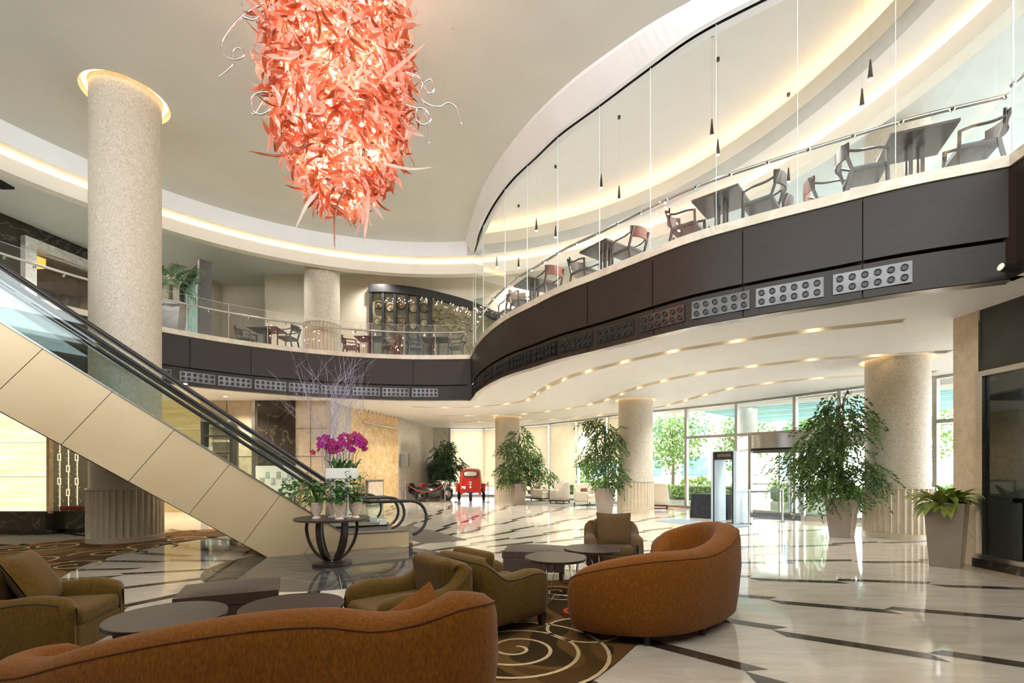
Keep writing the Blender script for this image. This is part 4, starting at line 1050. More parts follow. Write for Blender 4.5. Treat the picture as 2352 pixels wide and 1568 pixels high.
pb_ = armchair('brown'); pb_.location = (1.48, 7.12, 0); pb_.rotation_euler = (0, 0, face(-.12, -1)); pb_['label'] = 'brown armchair facing the camera behind the right coffee tables'
t = thing('pillow', 'square brown pillow propped upright in the brown armchair facing the camera', 'pillow', (1.47, 6.98, .645), -.1)
b = MB(); cushion(b, .50, .50, .16, Matrix.Rotation(1.32, 4, 'X')); b.build('cover', 'brown', t, smooth=180)

# ottomans
def ottoman(x, y, rz, sx, sy, lab):
    t = thing('ottoman', lab, 'ottoman', (x, y, 0), rz)
    MB().box((0, 0, .21), (sx-.02, sy-.02, .18)).build('base', 'leather', t, bevel=.015)
    b = MB(); n = 10
    vs = []
    for i in range(n+1):
        for j in range(n+1):
            u = -1+2*i/n; v = -1+2*j/n; vs.append((u*sx/2, v*sy/2, .395+.035*(1-u**4)*(1-v**4)))
    m = n+1; fs = [(i*m+j, (i+1)*m+j, (i+1)*m+j+1, i*m+j+1) for i in range(n) for j in range(n)]
    b.add(vs, fs); per = [i*m for i in range(m)]+[n*m+j for j in range(1, m)]+[i*m+n for i in range(n-1, -1, -1)]+[j for j in range(n-1, 0, -1)]
    lo = len(b.v); b.v += [(b.v[k][0], b.v[k][1], .30) for k in per]
    q = len(per); b.f += [(per[i], lo+i, lo+(i+1) % q, per[(i+1) % q]) for i in range(q)]; b.f.append(tuple(range(lo, lo+q)))
    b.build('cushion', 'leather', t, smooth=50)
    for i in (-1, 1):
        for j in (-1, 1): MB().box((i*(sx/2-.05), j*(sy/2-.05), .06), (.05, .05, .12)).build('leg', 'leg', t)
ottoman(-2.66, 4.58, .42, .82, .58, 'dark brown leather ottoman behind the left pair of coffee tables')
ottoman(.33, 6.85, -.15, .85, .62, 'dark brown leather ottoman left of the right coffee tables')
# coffee tables
def coffee(x, y, z, lab, rz=0):
    t = thing('coffee_table', lab, 'table', (x, y, 0), rz, 'round dark coffee tables')
    MB().lathe([(.335, -.035), (.358, -.03), (.3625, -.02), (.3625, -.003), (.359, 0)], 56, (0, 0, z)).build('tabletop', 'tabletop', t, smooth=35)
    for k in range(3):
        a = k*2*PI/3
        b = MB()
        for s_ in (-.05, .05):
            c_, s2 = math.cos(a), math.sin(a)
            p = lambda r, w, h: (r*c_-w*s2, r*s2+w*c_, h)
            b.tube([p(.10, s_, z-.035), p(.17, s_*.9, z*.78), p(.2, s_*.6, z*.45), p(.22, s_*.15, .02)], .007, 6)
        b.tube([p(.22, 0, .012), p(0, 0, .05)], .006, 6)
        b.build('leg', 'chrome', t, smooth=60)
    return t
coffee(-2.385, 3.35, .50, 'round dark coffee table nearest the left armchair', .3)
coffee(-1.63, 3.60, .50, 'round dark coffee table beside the olive armchair, second from left', .8)
coffee(.51, 5.67, .49, 'round dark coffee table in front of the leather ottoman, nearer of the right pair', .1)
coffee(1.04, 6.30, .49, 'round dark coffee table in front of the brown armchair, farther of the right pair', .6)
# ------------------------------------------------------------------ potted plants
M['fig'] = leafmat('fig_leaf', '2f4a20', '64803c', .3, .4, 3)
M['figdark'] = leafmat('dark_fig_leaf', '2f4a2c', '58784a', .25, .4, 3)
M['planter'] = pm('taupe_lacquer', '8d7f70', '857767', 3, .18, coat=.3)
M['soil'] = pm('soil', '3a2c20', '2a2018', 30, .95)
M['bigleaf'] = leafmat('broad_leaf', '5f7a2e', 'a3a94e', .25, .35, 6)
M['ivy'] = leafmat('heart_leaf', '2f5526', '55803a', .25, .35, 8)
def planter(t, w0, w1, h, rz=0):
    b = MB(); R4 = Matrix.Rotation(rz, 4, 'Z')
    def sq(w, z): return [R4 @ Vector((i*w/2, j*w/2, z)) for i, j in ((-1, -1), (1, -1), (1, 1), (-1, 1))]
    L_ = [sq(w0, 0), sq(w1, h), sq(w1-.05, h), sq(w1-.06, h-.06)]
    o = len(b.v)
    for l in L_: b.v += [tuple(v) for v in l]
    for k in range(3):
        for i in range(4): b.f.append((k*4+i, k*4+(i+1) % 4, k*4+4+(i+1) % 4, k*4+4+i))
    b.f.append((3, 2, 1, 0)); b.build('planter', 'planter', t, bevel=.008)
    MB().add(sq(w1-.055, h-.05), [(0, 1, 2, 3)]).build('soil', 'soil', t)
def fig(x, y, top, hp, w0, w1, rz, lab, blobs, nt, mat='fig', seed=1, l=.10):
    global RND
    RND = random.Random(seed)
    t = thing('potted_fig', lab, 'plant', (x, y, 0), 0, 'tall potted figs in tapered square planters'); planter(t, w0, w1, hp, rz)
    b = MB(); b.tube([(0, 0, hp-.06), (.03, .02, hp+.6), (-.02, 0, hp+(top-hp)*.5), (.04, 0, top-.35)], [.035, .028, .02, .008], 8)
    tw = []
    for (cx, cz, rx, rz_, n) in blobs:
        for _ in range(int(n*1.5)):
            while True:
                u = Vector((RND.uniform(-1, 1), RND.uniform(-1, 1), RND.uniform(-1, 1)))
                if u.length < 1: break
            u = u*(.6+.4*RND.random())
            tw.append(Vector((cx+u.x*rx, u.y*rx*.9, cz+u.z*rz_)))
    tw = [p for p in tw if all((p.x+x-c_[0])**2+(p.y+y-c_[1])**2 > (c_[2]+.1)**2 for c_ in COLS)]
    for p in tw[::5]:
        b.tube([(0, 0, max(hp+.1, p.z-.35)), (p.x*.5, p.y*.5, p.z-.05), tuple(p)], [.010, .007, .003], 5)
    b.build('trunk', 'bark', t); b = MB()
    for p in tw:
        out_ = Vector((p.x, p.y, 0)); out_ = out_.normalized() if out_.length > .01 else Vector((1, 0, 0))
        out_ = (out_*.55+Vector((RND.uniform(-1, 1), RND.uniform(-1, 1), RND.uniform(-.75, .25)))).normalized()
        q = p.copy()
        for k in range(nt):
            q = q+out_*.038+Vector((0, 0, -.0045*k)); d = out_+Vector((RND.uniform(-.8, .8), RND.uniform(-.8, .8), RND.uniform(-1.1, .15)))
            if any((q.x+x-c_[0])**2+(q.y+y-c_[1])**2 < (c_[2]+.14)**2 for c_ in COLS): continue
            leaf_at(b, q, d, l*RND.uniform(.75, 1.25), l*.42)
    b.build('foliage', mat, t)
fig(7.47, 10.95, 3.3, .87, .40, .56, .75, 'largest potted fig in a taupe planter beside the right column',
    [(-.15, 3.05, .45, .30, 26), (.0, 2.65, .85, .40, 70), (-.25, 2.15, .70, .42, 75), (-.55, 1.75, .85, .38, 80), (.1, 1.45, .85, .42, 95), (.75, 1.55, .70, .22, 36), (-.25, 1.15, .60, .22, 40), (.75, 2.6, .35, .3, 16)], 12, seed=3, l=.105)
fig(3.17, 16.55, 3.35, .90, .36, .52, .6, 'potted fig standing just left of the middle column',
    [(-.35, 3.1, .50, .26, 26), (.1, 2.85, .5, .25, 22), (0, 2.4, .78, .40, 55), (-.1, 1.9, .85, .38, 60), (.15, 1.4, .7, .35, 50), (.2, 1.05, .4, .2, 18)], 10, seed=5, l=.12)
fig(.3, 21.3, 3.5, .92, .40, .56, .3, 'potted fig in front of the farthest column',
    [(.15, 3.1, .45, .35, 22), (-.1, 2.6, .85, .40, 50), (.3, 2.1, .95, .45, 70), (-.15, 1.6, .95, .42, 70), (.9, 1.35, .7, .4, 36), (-.2, 1.15, .8, .2, 30)], 10, seed=7, l=.14)
fig(-3.75, 26.6, 3.3, .85, .5, .7, .3, 'dark potted fig in the marble corner behind the motorcycle',
    [(.2, 2.95, .4, .35, 24), (0, 2.4, .65, .5, 60), (-.1, 1.8, .75, .5, 70), (.1, 1.3, .7, .3, 50), (.75, 1.9, .4, .5, 24)], 10, 'figdark', seed=9, l=.15)
tag(MB().box((0, 0, .95), (.9, .5, 1.9)).build('black_cabinet', 'blackmetal', bevel=.01), 'tall black cabinet in the marble corner beside the dark potted fig', 'cabinet').location = (-4.15, 27.6, 0)
RND = random.Random(21)
def blade(b, p, d, L, w, droop, n=7, twist=0):
    p = Vector(p); d = Vector(d).normalized(); A = []; B = []; C_ = []
    sd = d.cross(Vector((0, 0, 1))); sd = sd.normalized() if sd.length > .01 else Vector((1, 0, 0))
    for i in range(n+1):
        t = i/n; ww = w*math.sin(PI*min(1, .08+t*.92))**.8*.5 if t < 1 else 0
        u = sd.cross(d)
        A.append(p-sd*ww+u*ww*.35); C_.append(p.copy()); B.append(p+sd*ww+u*ww*.35)
        p = p+d*L/n; d = (d+Vector((0, 0, -droop/n))).normalized()
    b.strip(A, C_, B)
t = thing('potted_plant', 'broad leaved green plant in a tall taupe planter against the stone pilaster', 'plant', (6.83, 7.60, 0)); planter(t, .37, .49, 1.0, .70)
b = MB()
for k in range(100):
    a = RND.uniform(0, 2*PI); e = RND.uniform(.2, 1.35); b_ = RND.uniform(.28, .52)
    if math.cos(a) > .3: b_ *= .55; e = max(e, .8)
    blade(b, (.18*math.cos(a)*RND.random(), .18*math.sin(a)*RND.random(), .95), (math.cos(a)*math.cos(e), math.sin(a)*math.cos(e), math.sin(e)), b_, .115, RND.uniform(1.2, 2.4))
for a, L in ((3.3, .72), (3.0, .62), (2.6, .5), (4.6, .55), (1.9, .45)): blade(b, (.1*math.cos(a), .1*math.sin(a), .97), (math.cos(a)*.75, math.sin(a)*.75, .65), L, .10, 1.5)
b.build('foliage', 'bigleaf', t)
t = thing('potted_palm', 'potted palm on the upper level beside the water wall', 'plant', (*(gy(392, 750, 14.6)).xy, ZM)); planter(t, .5, .72, .95, .3)
b = MB(); b.tube([(0, 0, .9), (0, .02, 1.5)], [.06, .04], 8); b.build('trunk', 'bark', t)
b = MB()
for k in range(20):
    a = k*2.4; e = RND.uniform(.3, 1.2); d = Vector((math.cos(a)*math.cos(e), math.sin(a)*math.cos(e), math.sin(e))); p = Vector((0, 0, 1.45)); L = RND.uniform(.7, 1.05)
    for i in range(9):
        p = p+d*L/9; d = (d+Vector((0, 0, -.13))).normalized(); s_ = d.cross(Vector((0, 0, 1))).normalized()
        if i > 1:
            for sg in (-1, 1): blade(b, p, d*.8+s_*sg*.7+Vector((0, 0, .1)), .34, .045, .9, 3)
b.build('fronds', 'figdark', t)

# ------------------------------------------------------------------ pedestal table with flowers
TX, TY = -2.87, 7.72
t = thing('pedestal_table', 'round dark pedestal table with curved slat legs near the escalator foot', 'table', (TX, TY, 0))
MB().lathe([(.55, .715), (.572, .72), (.575, .745), (.57, .75)], 64).build('tabletop', 'tabletop', t, smooth=35)
MB().lathe([(.29, 0), (.30, .01), (.30, .045), (.27, .055), (.12, .06), (.10, .10)], 48).build('base', 'leg', t, smooth=35)
for k in range(6):
    a = k*PI/3+.35; c_, s_ = math.cos(a), math.sin(a)
    pr_ = catmull([(.385, .718), (.40, .58), (.36, .38), (.25, .18), (.10, .06)], 14); b = MB(); A = []
    for w, dr in ((-.045, 0), (.045, 0), (.045, .045), (-.045, .045), (-.045, 0)): A.append([((p.x-dr)*c_-w*s_, (p.x-dr)*s_+w*c_, p.y) for p in pr_])
    b.strip(*A); b.build('leg', 'leg', t, smooth=50)
# white stand with raised trough of orchids
M['whitelac'] = pm('white_lacquer', 'f0ebe2', 'e9e4da', 2, .3)
zt = .75
t = thing('orchid_stand', 'white raised trough planter of magenta orchids on the pedestal table', 'flowers', (TX+.15, TY+.05, zt))
MB().box((0, 0, .70), (.46, .24, .17)).build('trough', 'whitelac', t, bevel=.012)
for x in (-.14, .07):
    MB().box((x, -.02, .31), (.045, .045, .62)).build('post', 'whitelac', t)
MB().box((-.03, 0, .01), (.34, .22, .02)).build('foot', 'whitelac', t)
b = MB()
for k in range(34):
    a = RND.uniform(0, 2*PI); e = RND.uniform(.5, 1.3); blade(b, (RND.uniform(-.20, .20), RND.uniform(-.07, .07), .77), (math.cos(a)*math.cos(e), math.sin(a)*math.cos(e)*.6, math.sin(e)), RND.uniform(.14, .24), .055, .9)
b.build('leaves', 'ivy', t)
stems = []; b = MB()
for k in range(14):
    x = -.2+.4*k/13; y = RND.uniform(-.06, .06); h = RND.uniform(1.13, 1.26); dx_ = x*1.65+RND.uniform(-.04, .04)
    P = [(x, y, .78), (x+.02, y, 1.0), (dx_, y*1.2, h), (dx_+.03*(1 if dx_ > 0 else -1), y*1.3-.05, h-.06)]
    stems.append(P); b.tube(P, .0035, 5)
b.build('stems', 'ivy', t)
M['orchid'] = leafmat('magenta_petal', 'a3147c', 'd43fae', .35, .5, 30); M['orchid2'] = leafmat('crimson_petal', '9a1f52', 'c75078', .35, .5, 30)
def blossom(mat):
    b = MB()
    for i in range(5):
        a = i*2*PI/5+PI/2; w = .034 if i in (1, 4) else .024; L = .036
        c_, s_ = math.cos(a), math.sin(a)
        b.add([(0, 0, 0), (L*.5*c_-w/2*s_, .006, L*.5*s_+w/2*c_), (L*c_, -.002, L*s_), (L*.5*c_+w/2*s_, .006, L*.5*s_-w/2*c_)], [(0, 1, 2, 3)])
    b.ball((0, -.008, -.004), .008, 6); return b
o1 = blossom('orchid').build('blossom', 'orchid', t); o2 = blossom('orchid2').build('blossom', 'orchid2', t)
k = 0
for i in range(86):
    s_ = stems[i % len(stems)]; o = (o1 if i % 3 else o2)
    if k > 1: o = o.copy(); COL.objects.link(o)
    elif k == 1: o = o2
    else: o = o1
    k += 1
    p = Vector(s_[2])+Vector((RND.gauss(0, .04), RND.gauss(0, .035)-.02, RND.uniform(-.15, .08)))
    o.location = p; o.rotation_euler = (RND.uniform(-.5, .3), RND.uniform(-.6, .6), RND.uniform(-.9, .9)); o.scale = (1.6,)*3
# green plants in pale pots
M['pot'] = pm('pale_whitewashed_pot', 'e6d6c4', 'c9a98b', 14, .6, detail=6, stretch=(1, 1, 3))
def ivy(x, y, rz, lab, n=90, hh=.27):
    t = thing('potted_ivy', lab, 'plant', (x, y, zt), rz, 'heart leaved plants in pale pots'); t.scale = (1.05, 1.05, 1.22)
    MB().lathe([(.062, 0), (.065, .012), (.04, .03), (.045, .05), (.078, .10), (.092, .18), (.10, .205), (.092, .21), (.085, .19)], 28).build('pot', 'pot', t, smooth=40)
    b = MB(); b2 = MB()
    for k in range(n):
        a = RND.uniform(0, 2*PI); r = RND.random()**.6*.17; z = .22+RND.random()*hh; p = Vector((r*math.cos(a), r*math.sin(a), z))
        b2.tube([(0, 0, .19), (p.x*.5, p.y*.5, z*.8), tuple(p)], .002, 4)
        d = Vector((math.cos(a), math.sin(a), RND.uniform(-.9, .3))); L = RND.uniform(.06, .095); w = L*.75
        s_ = d.cross(Vector((0, 0, 1))).normalized(); d = d.normalized(); u = s_.cross(d)
        q = [p, p+s_*w*.5+d*L*.05+u*.01, p+s_*w*.42+d*L*.5, p+d*L, p-s_*w*.42+d*L*.5, p-s_*w*.5+d*L*.05+u*.01]
        b.add(q, [(0, 1, 2), (0, 2, 3), (0, 3, 4), (0, 4, 5)])
    b.build('foliage', 'ivy', t); b2.build('stems', 'ivy', t)
ivy(-3.03, 7.50, .3, 'pale potted heart leaved plant at the left front of the pedestal table')
ivy(-2.64, 7.40, 1.3, 'pale potted heart leaved plant at the middle front of the pedestal table')
ivy(-2.47, 7.62, 2.1, 'pale potted heart leaved plant at the right of the pedestal table', 70, .38)
ivy(-2.95, 8.02, 4.0, 'pale potted heart leaved plant behind the white stand on the pedestal table')
# bare branches in a slim vase
t = thing('branch_arrangement', 'tall bunch of bare lilac twigs in a slim pale vase on the pedestal table', 'branches', (TX-.14, TY+.22, zt))
MB().lathe([(.05, 0), (.055, .01), (.045, .2), (.055, .52), (.05, .53)], 24).build('vase', 'pot', t, smooth=40)
M['twig'] = pm('lilac_twig', 'b0a3ba', '948aa0', 12, .8)
b = MB()
def grow(p, d, L, r, depth):
    P = [p.copy()]; n = 6
    for i in range(n):
        d = (d+Vector((RND.gauss(0, .10), RND.gauss(0, .10), RND.gauss(.02, .06)))).normalized(); p = p+d*L/n; P.append(p.copy())
        if depth and i > 0 and RND.random() < .85:
            e = (d+Vector((RND.gauss(0, .5), RND.gauss(0, .5), RND.uniform(-.1, .4)))).normalized(); grow(p, e, L*RND.uniform(.35, .6), r*.55, depth-1)
    b.tube(P, [r*(1-.75*i/n) for i in range(n+1)], 4, cap=False)
for k in range(13):
    a = k*2.4; e = RND.uniform(.03, .30)
    grow(Vector((.02*math.cos(a), .02*math.sin(a), .5)), Vector((math.sin(e)*math.cos(a), math.sin(e)*math.sin(a), math.cos(e))), RND.uniform(1.15, 1.75), .0065, 2)
b.build('twigs', 'twig', t)
# ------------------------------------------------------------------ chandelier of blown glass leaves
RND = random.Random(5)
CX, CY = -2.62, 7.40
M['glassA'] = leafmat('coral_glass', 'b04e33', 'e29474', .5, .12, 2.5, alpha=.2)
M['glassB'] = leafmat('pale_pink_glass', 'eeb09a', 'f5cdb9', .5, .1, 5, alpha=.30)
M['glassC'] = leafmat('amber_brown_glass', '8a3f22', 'b8643c', .45, .12, 5, alpha=.15)
M['glassD'] = leafmat('clear_blush_glass', 'f6ddd0', 'fbeee6', .4, .08, 5, alpha=.45)
M['bulb'] = emit('warm_bulb', 'ffe8d8', 85)
prof = [(9.35, .55), (9.0, .80), (8.6, .98), (8.1, 1.05), (7.5, 1.07), (7.0, 1.04), (6.6, .95), (6.2, .82), (5.85, .62), (5.6, .40), (5.45, .12)]
def prad(z):
    for (za, ra), (zb, rb) in zip(prof, prof[1:]):
        if zb <= z <= za: return rb+(ra-rb)*(z-zb)/(za-zb)
    return .1
chand = thing('chandelier', 'large hanging chandelier of coral and pink blown glass leaves', 'chandelier', (CX, CY, 7.4))
def gleaf(b, p, d, L, w, curl, tw, n=6):
    p = Vector(p); d = Vector(d).normalized(); s_ = d.cross(Vector((RND.uniform(-1, 1), RND.uniform(-1, 1), RND.uniform(-1, 1))))
    s_ = s_.normalized() if s_.length > .01 else d.orthogonal().normalized(); A = []; C_ = []; B = []
    ax = Vector((RND.uniform(-1, 1), RND.uniform(-1, 1), RND.uniform(-1, 1))).normalized()
    for i in range(n+1):
        t = i/n; ww = w*.5*(math.sin(PI*min(1, t*.97+.03))**1.1); u = s_.cross(d)
        A.append(p-s_*ww+u*ww*.5); C_.append(p.copy()); B.append(p+s_*ww+u*ww*.5)
        p = p+d*L/n; R_ = Matrix.Rotation(curl/n, 3, ax) @ Matrix.Rotation(tw/n, 3, d); d = (R_ @ d).normalized(); s_ = R_ @ s_; s_ = (s_-d*s_.dot(d)).normalized()
    b.strip(A, C_, B)
def surf():
    while True:
        z = RND.uniform(5.48, 9.3)
        if RND.random() < prad(z)/1.07: break
    a = RND.uniform(0, 2*PI); return z, a
mats = ['glassA', 'glassA', 'glassA', 'glassB', 'glassB', 'glassC', 'glassC', 'glassD']
bulk = {m: MB() for m in set(mats)}
big = []
for k in range(3600):
    z, a = surf(); r = prad(z)*RND.uniform(.62, 1.02); out_ = Vector((math.cos(a), math.sin(a), 0))
    d = out_*RND.uniform(-.3, .38)+Vector((-out_.y, out_.x, 0))*RND.uniform(-1, 1)+Vector((0, 0, RND.uniform(-.9, .7)))
    p = (r*out_.x, r*out_.y, z-7.4)
    m = RND.choice(mats); front = math.sin(a) < .1
    if RND.random() < .08: gleaf(bulk[m], p, d, RND.uniform(.35, .6), .06, RND.uniform(3, 7), 2, 9)
    else: gleaf(bulk[m], p, d, RND.uniform(.20, .36), RND.uniform(.045, .075), RND.uniform(.5, 2.4), RND.uniform(-1.5, 1.5), 6)
for m, b in bulk.items():
    o = b.build('small_glass_leaves', m, chand, smooth=180); o['kind'] = 'stuff'
# the larger leaves on the outside, each a part of its own
for k in range(76):
    z, a = surf(); a = -PI/2+RND.uniform(-1.7, 1.7); r = prad(z)*1.0; out_ = Vector((math.cos(a), math.sin(a), 0))
    d = out_*RND.uniform(.1, .7)+Vector((-out_.y, out_.x, 0))*RND.uniform(-1, 1)+Vector((0, 0, RND.uniform(-.9, .5)))
    b = MB(); gleaf(b, (r*out_.x, r*out_.y, z-7.4), d, RND.uniform(.32, .46), RND.uniform(.07, .10), RND.uniform(.6, 2.2), RND.uniform(-1.2, 1.2), 8); b.build('glass_leaf', RND.choice(mats), chand, smooth=180)
def cp(px, py, dy=-.6): return gy(px, py, CY+dy)-Vector((CX, CY, 7.4))
# long pale horns and ribbons
for pts, w, m in [([(800, 420), (772, 480), (768, 520), (769, 575)], .05, 'glassC'), ([(845, 440), (842, 490), (836, 560)], .10, 'glassB'), ([(730, 440), (705, 470), (678, 525)], .08, 'glassD'), ([(880, 180), (930, 140), (978, 98)], .09, 'glassB'), ([(880, 375), (940, 388), (995, 384)], .05, 'glassD'), ([(690, 340), (640, 358), (566, 346)], .05, 'glassC'), ([(760, 470), (790, 490), (808, 522)], .07, 'glassC'), ([(600, 185), (592, 150), (640, 128)], .08, 'glassB')]:
    P = catmull([cp(*q) for q in pts], 14); n = len(P); b = MB(); A = []; C_ = []; B = []
    for i, p in enumerate(P):
        t = i/(n-1); ww = w*.5*(1-t)**.5*min(1, .3+t*4); dd_ = (P[min(i+1, n-1)]-P[max(0, i-1)]).normalized(); s_ = dd_.cross(Vector((.2, 1, .1))).normalized()
        A.append(p-s_*ww); C_.append(p+Vector((0, -ww*.7, 0))); B.append(p+s_*ww)
    b.strip(A, C_, B); b.build('glass_horn', m, chand, smooth=180)
# curling silver tendrils
for pts in [[(640, -10), (610, 5), (560, 35), (527, 70), (508, 105), (525, 133), (550, 135), (562, 122), (550, 110), (535, 118), (533, 150), (502, 178)], [(640, 215), (600, 212), (578, 225), (580, 250), (600, 263), (625, 245), (610, 225), (585, 262), (572, 248)], [(930, 165), (965, 180), (985, 215), (998, 200), (990, 182), (970, 195), (965, 222), (985, 240), (1010, 245), (1030, 236), (1050, 248), (1060, 285)], [(930, 240), (955, 248), (975, 250), (990, 270), (975, 287), (958, 275), (955, 255), (968, 248), (985, 290), (986, 330)], [(870, 75), (885, 45), (905, 0)], [(560, 40), (585, 45), (600, 30), (588, 25)]]:
    P = catmull([cp(x, y, -.25) for x, y in pts], 70); MB().tube(P, [.020*(1-.5*i/69) for i in range(70)], 7).build('tendril', 'chrome', chand, smooth=180)
# bulbs, frame, suspension
for k in range(64):
    z, a = surf(); z = max(z, 5.9); r = prad(z)*RND.uniform(.35, .8)
    MB().ball((r*math.cos(a), r*math.sin(a), z-7.4), .028, 8).build('bulb', 'bulb', chand, smooth=180)
b = MB()
for z in (6.2, 7.1, 8.0, 8.8):
    r = prad(z)*.45; b.tube([(r*math.cos(i*PI/12), r*math.sin(i*PI/12), z-7.4) for i in range(24)], .012, 6, closed=True)
for i in range(6):
    a = i*PI/3; b.tube([(prad(z)*.45*math.cos(a), prad(z)*.45*math.sin(a), z-7.4) for z in (5.9, 6.2, 7.1, 8.0, 8.8, 9.3)], .010, 6)
b.tube([(0, 0, -1.6), (0, 0, 2.1)], .03, 8); b.build('frame', 'chrome', chand)
MB().lathe([(.30, 2.02), (.30, 2.08), (.05, 2.1)], 32).build('ceiling_plate', 'chrome', chand)
for i, (px, py) in enumerate([(937, 25), (1040, 66), (973, 138), (555, 8), (584, 102)]):
    p = gz(px, py, 9.49); MB().tube([(p.x-CX, p.y-CY, 2.095), (p.x-CX, p.y-CY, 2.06)], .012, 6).tube([(p.x-CX, p.y-CY, 2.06), (p.x*.9+CX*.1-CX, p.y*.9+CY*.1-CY, .9)], .0015, 4).build('suspension_wire', 'chrome', chand)
# ------------------------------------------------------------------ far lounge: wingback chairs
RND = random.Random(33)
def wing(lab=None):
    t = thing('wingback_chair', 'x', 'chair', (0, 0, 0), 0, 'beige wingback chairs in the far lounge')
    path = [(-.36, .38), (-.37, .12), (-.37, -.1), (-.36, -.24), (-.33, -.33), (-.2, -.36), (0, -.37), (.2, -.36), (.33, -.33), (.36, -.24), (.37, -.1), (.37, .12), (.36, .38)]
    H = [.60, .60, .62, .80, .96, 1.0, 1.01, 1.0, .96, .80, .62, .60, .60]
    b, pipe, C2 = shell(path, H, .09, .16, .36, 44, .01, .04); b.build('frame', 'beige', t, smooth=180)
    MB().box((0, .03, .25), (.56, .68, .18)).build('base', 'beige', t, bevel=.015); MB().box((0, .05, .40), (.54, .64, .13)).build('seat_cushion', 'beige', t, bevel=.04, seg=3)
    MB().box((0, 0, .13), (.66, .66, .05)).build('plinth_frame', 'leg', t)
    for x in (-.31, .31):
        for y in (-.31, .33): MB().box((x, y, .06), (.04, .04, .13)).build('leg', 'leg', t)
    return t
w0_ = wing(); ws = snapshot(w0_)
WCH = [((1.38, 23.7), (.75, -.65), 'beige wingback chair nearest the far potted fig, facing right'), ((2.35, 24.0), (-.1, -1), 'beige wingback chair against the windows, second from the far potted fig'),
       ((2.18, 21.95), (-.85, .5), 'beige wingback chair turned away, back to back with the loveseat'), ((5.78, 19.05), (.35, .94), 'beige wingback chair seen from behind right of the middle column')]
for i, (p, f, lab) in enumerate(WCH):
    if i == 0: w0_.location = (*p, 0); w0_.rotation_euler = (0, 0, face(*f)); w0_['label'] = lab
    else: dup(w0_, (*p, 0), face(*f), lab, tree=ws)
t = thing('loveseat', 'beige loveseat half hidden by the middle potted fig', 'sofa', (3.30, 20.9, 0), face(.75, -.66))
path = [(-.66, .38), (-.67, .12), (-.67, -.1), (-.66, -.24), (-.6, -.34), (-.3, -.37), (0, -.37), (.3, -.37), (.6, -.34), (.66, -.24), (.67, -.1), (.67, .12), (.66, .38)]
b, pipe, C2 = shell(path, [.60, .60, .62, .78, .93, .95, .95, .95, .93, .78, .62, .60, .60], .10, .16, .36, 50, .01, .04); b.build('frame', 'beige', t, smooth=180)
MB().box((0, .03, .25), (1.14, .68, .18)).build('base', 'beige', t, bevel=.015)
for x in (-.28, .28): MB().box((x, .05, .40), (.55, .64, .13)).build('seat_cushion', 'beige', t, bevel=.04, seg=3)
for x in (-.6, .6):
    for y in (-.31, .33): MB().box((x, y, .06), (.04, .04, .13)).build('leg', 'leg', t)
t = thing('side_table', 'small dark side table between the far beige chairs', 'table', (1.98, 23.35, 0)); MB().box((0, 0, .52), (.45, .45, .04)).build('tabletop', 'tabletop', t)
for x in (-.19, .19):
    for y in (-.19, .19): MB().box((x, y, .25), (.03, .03, .5)).build('leg', 'leg', t)
tag(MB().box((0, 0, .006), (5.4, 3.6, .008)).build('rug', pm('grey_rug', '8b8478', '766f63', 8, .95), ), 'grey rug under the far beige lounge chairs', 'rug').location = (3.3, 22.2, 0)
tag(MB().box((0, 0, .006), (1.6, 1.5, .008)).build('rug', pm('rust_rug', 'b5673f', '9a8f80', 5, .95), ), 'rust edged rug under the lone wingback chair', 'rug').location = (5.85, 19.4, 0)
for (x, y, lab) in [(1.2, 23.72, 'small brown cushion on the wingback chair nearest the far potted fig'), (3.12, 21.0, 'small brown cushion on the beige loveseat')]:
    t = thing('lumbar_cushion', lab, 'cushion', (x, y, .60), .4); b = MB(); cushion(b, .40, .30, .12, Matrix.Rotation(1.2, 4, 'X')); b.build('cover', 'brown', t, smooth=180)

# ------------------------------------------------------------------ red three wheeler
M['red'] = pm('red_paint', 'c22a17', 'b02312', 3, .25, coat=.5); M['tyre'] = pm('tyre', '1b1b1b', '232323', 20, .8)
t = thing('three_wheeler', 'small red vintage three wheeler seen from behind', 'vehicle', (-2.04, 24.15, 0), .05)
secs = []
def bsec(y, w, zb, zw, zt, wr):
    # half-width w at the waist zw, roof half-width wr at zt
    return [(-w*.86, zb), (-w, zb+.12), (-w, zw-.1), (-w*.97, zw), (-wr*1.06, zt-.22), (-wr, zt-.08), (-wr*.8, zt-.01), (0, zt+.02), (wr*.8, zt-.01), (wr, zt-.08), (wr*1.06, zt-.22), (w*.97, zw), (w, zw-.1), (w, zb+.12), (w*.86, zb)]
Ls = []
for y, w, zb, zw, zt, wr in [(-1.02, .44, .42, .78, 1.22, .38), (-1.0, .47, .36, .82, 1.30, .42), (-.92, .52, .32, .90, 1.46, .45), (-.72, .56, .30, .95, 1.58, .47), (-.3, .58, .28, .95, 1.62, .49), (.3, .58, .28, .95, 1.62, .48), (.55, .56, .28, .95, 1.50, .46), (.75, .52, .30, .90, .98, .44), (1.05, .40, .32, .72, .80, .30), (1.15, .22, .38, .60, .66, .16)]:
    Ls.append([(x, y, z) for x, z in bsec(y, w, zb, zw, zt, wr)])
b = MB(); b.strip(*Ls); m_ = len(Ls[0]); b.f.append(tuple(range(m_))); b.f.append(tuple((len(Ls)-1)*m_+k for k in range(m_))[::-1])
b.build('body', 'red', t, smooth=60, sub=1)
b = MB(); ov = [(.30*math.copysign(abs(math.cos(a))**.6, math.cos(a)), .11*math.copysign(abs(math.sin(a))**.6, math.sin(a))) for a in [i*PI/14 for i in range(28)]]
b.prism(ov, 0, .03, Matrix.Translation((0, -.985, 1.33)) @ Matrix.Rotation(PI/2-.28, 4, 'X')); b.build('rear_window', 'chrome', t)
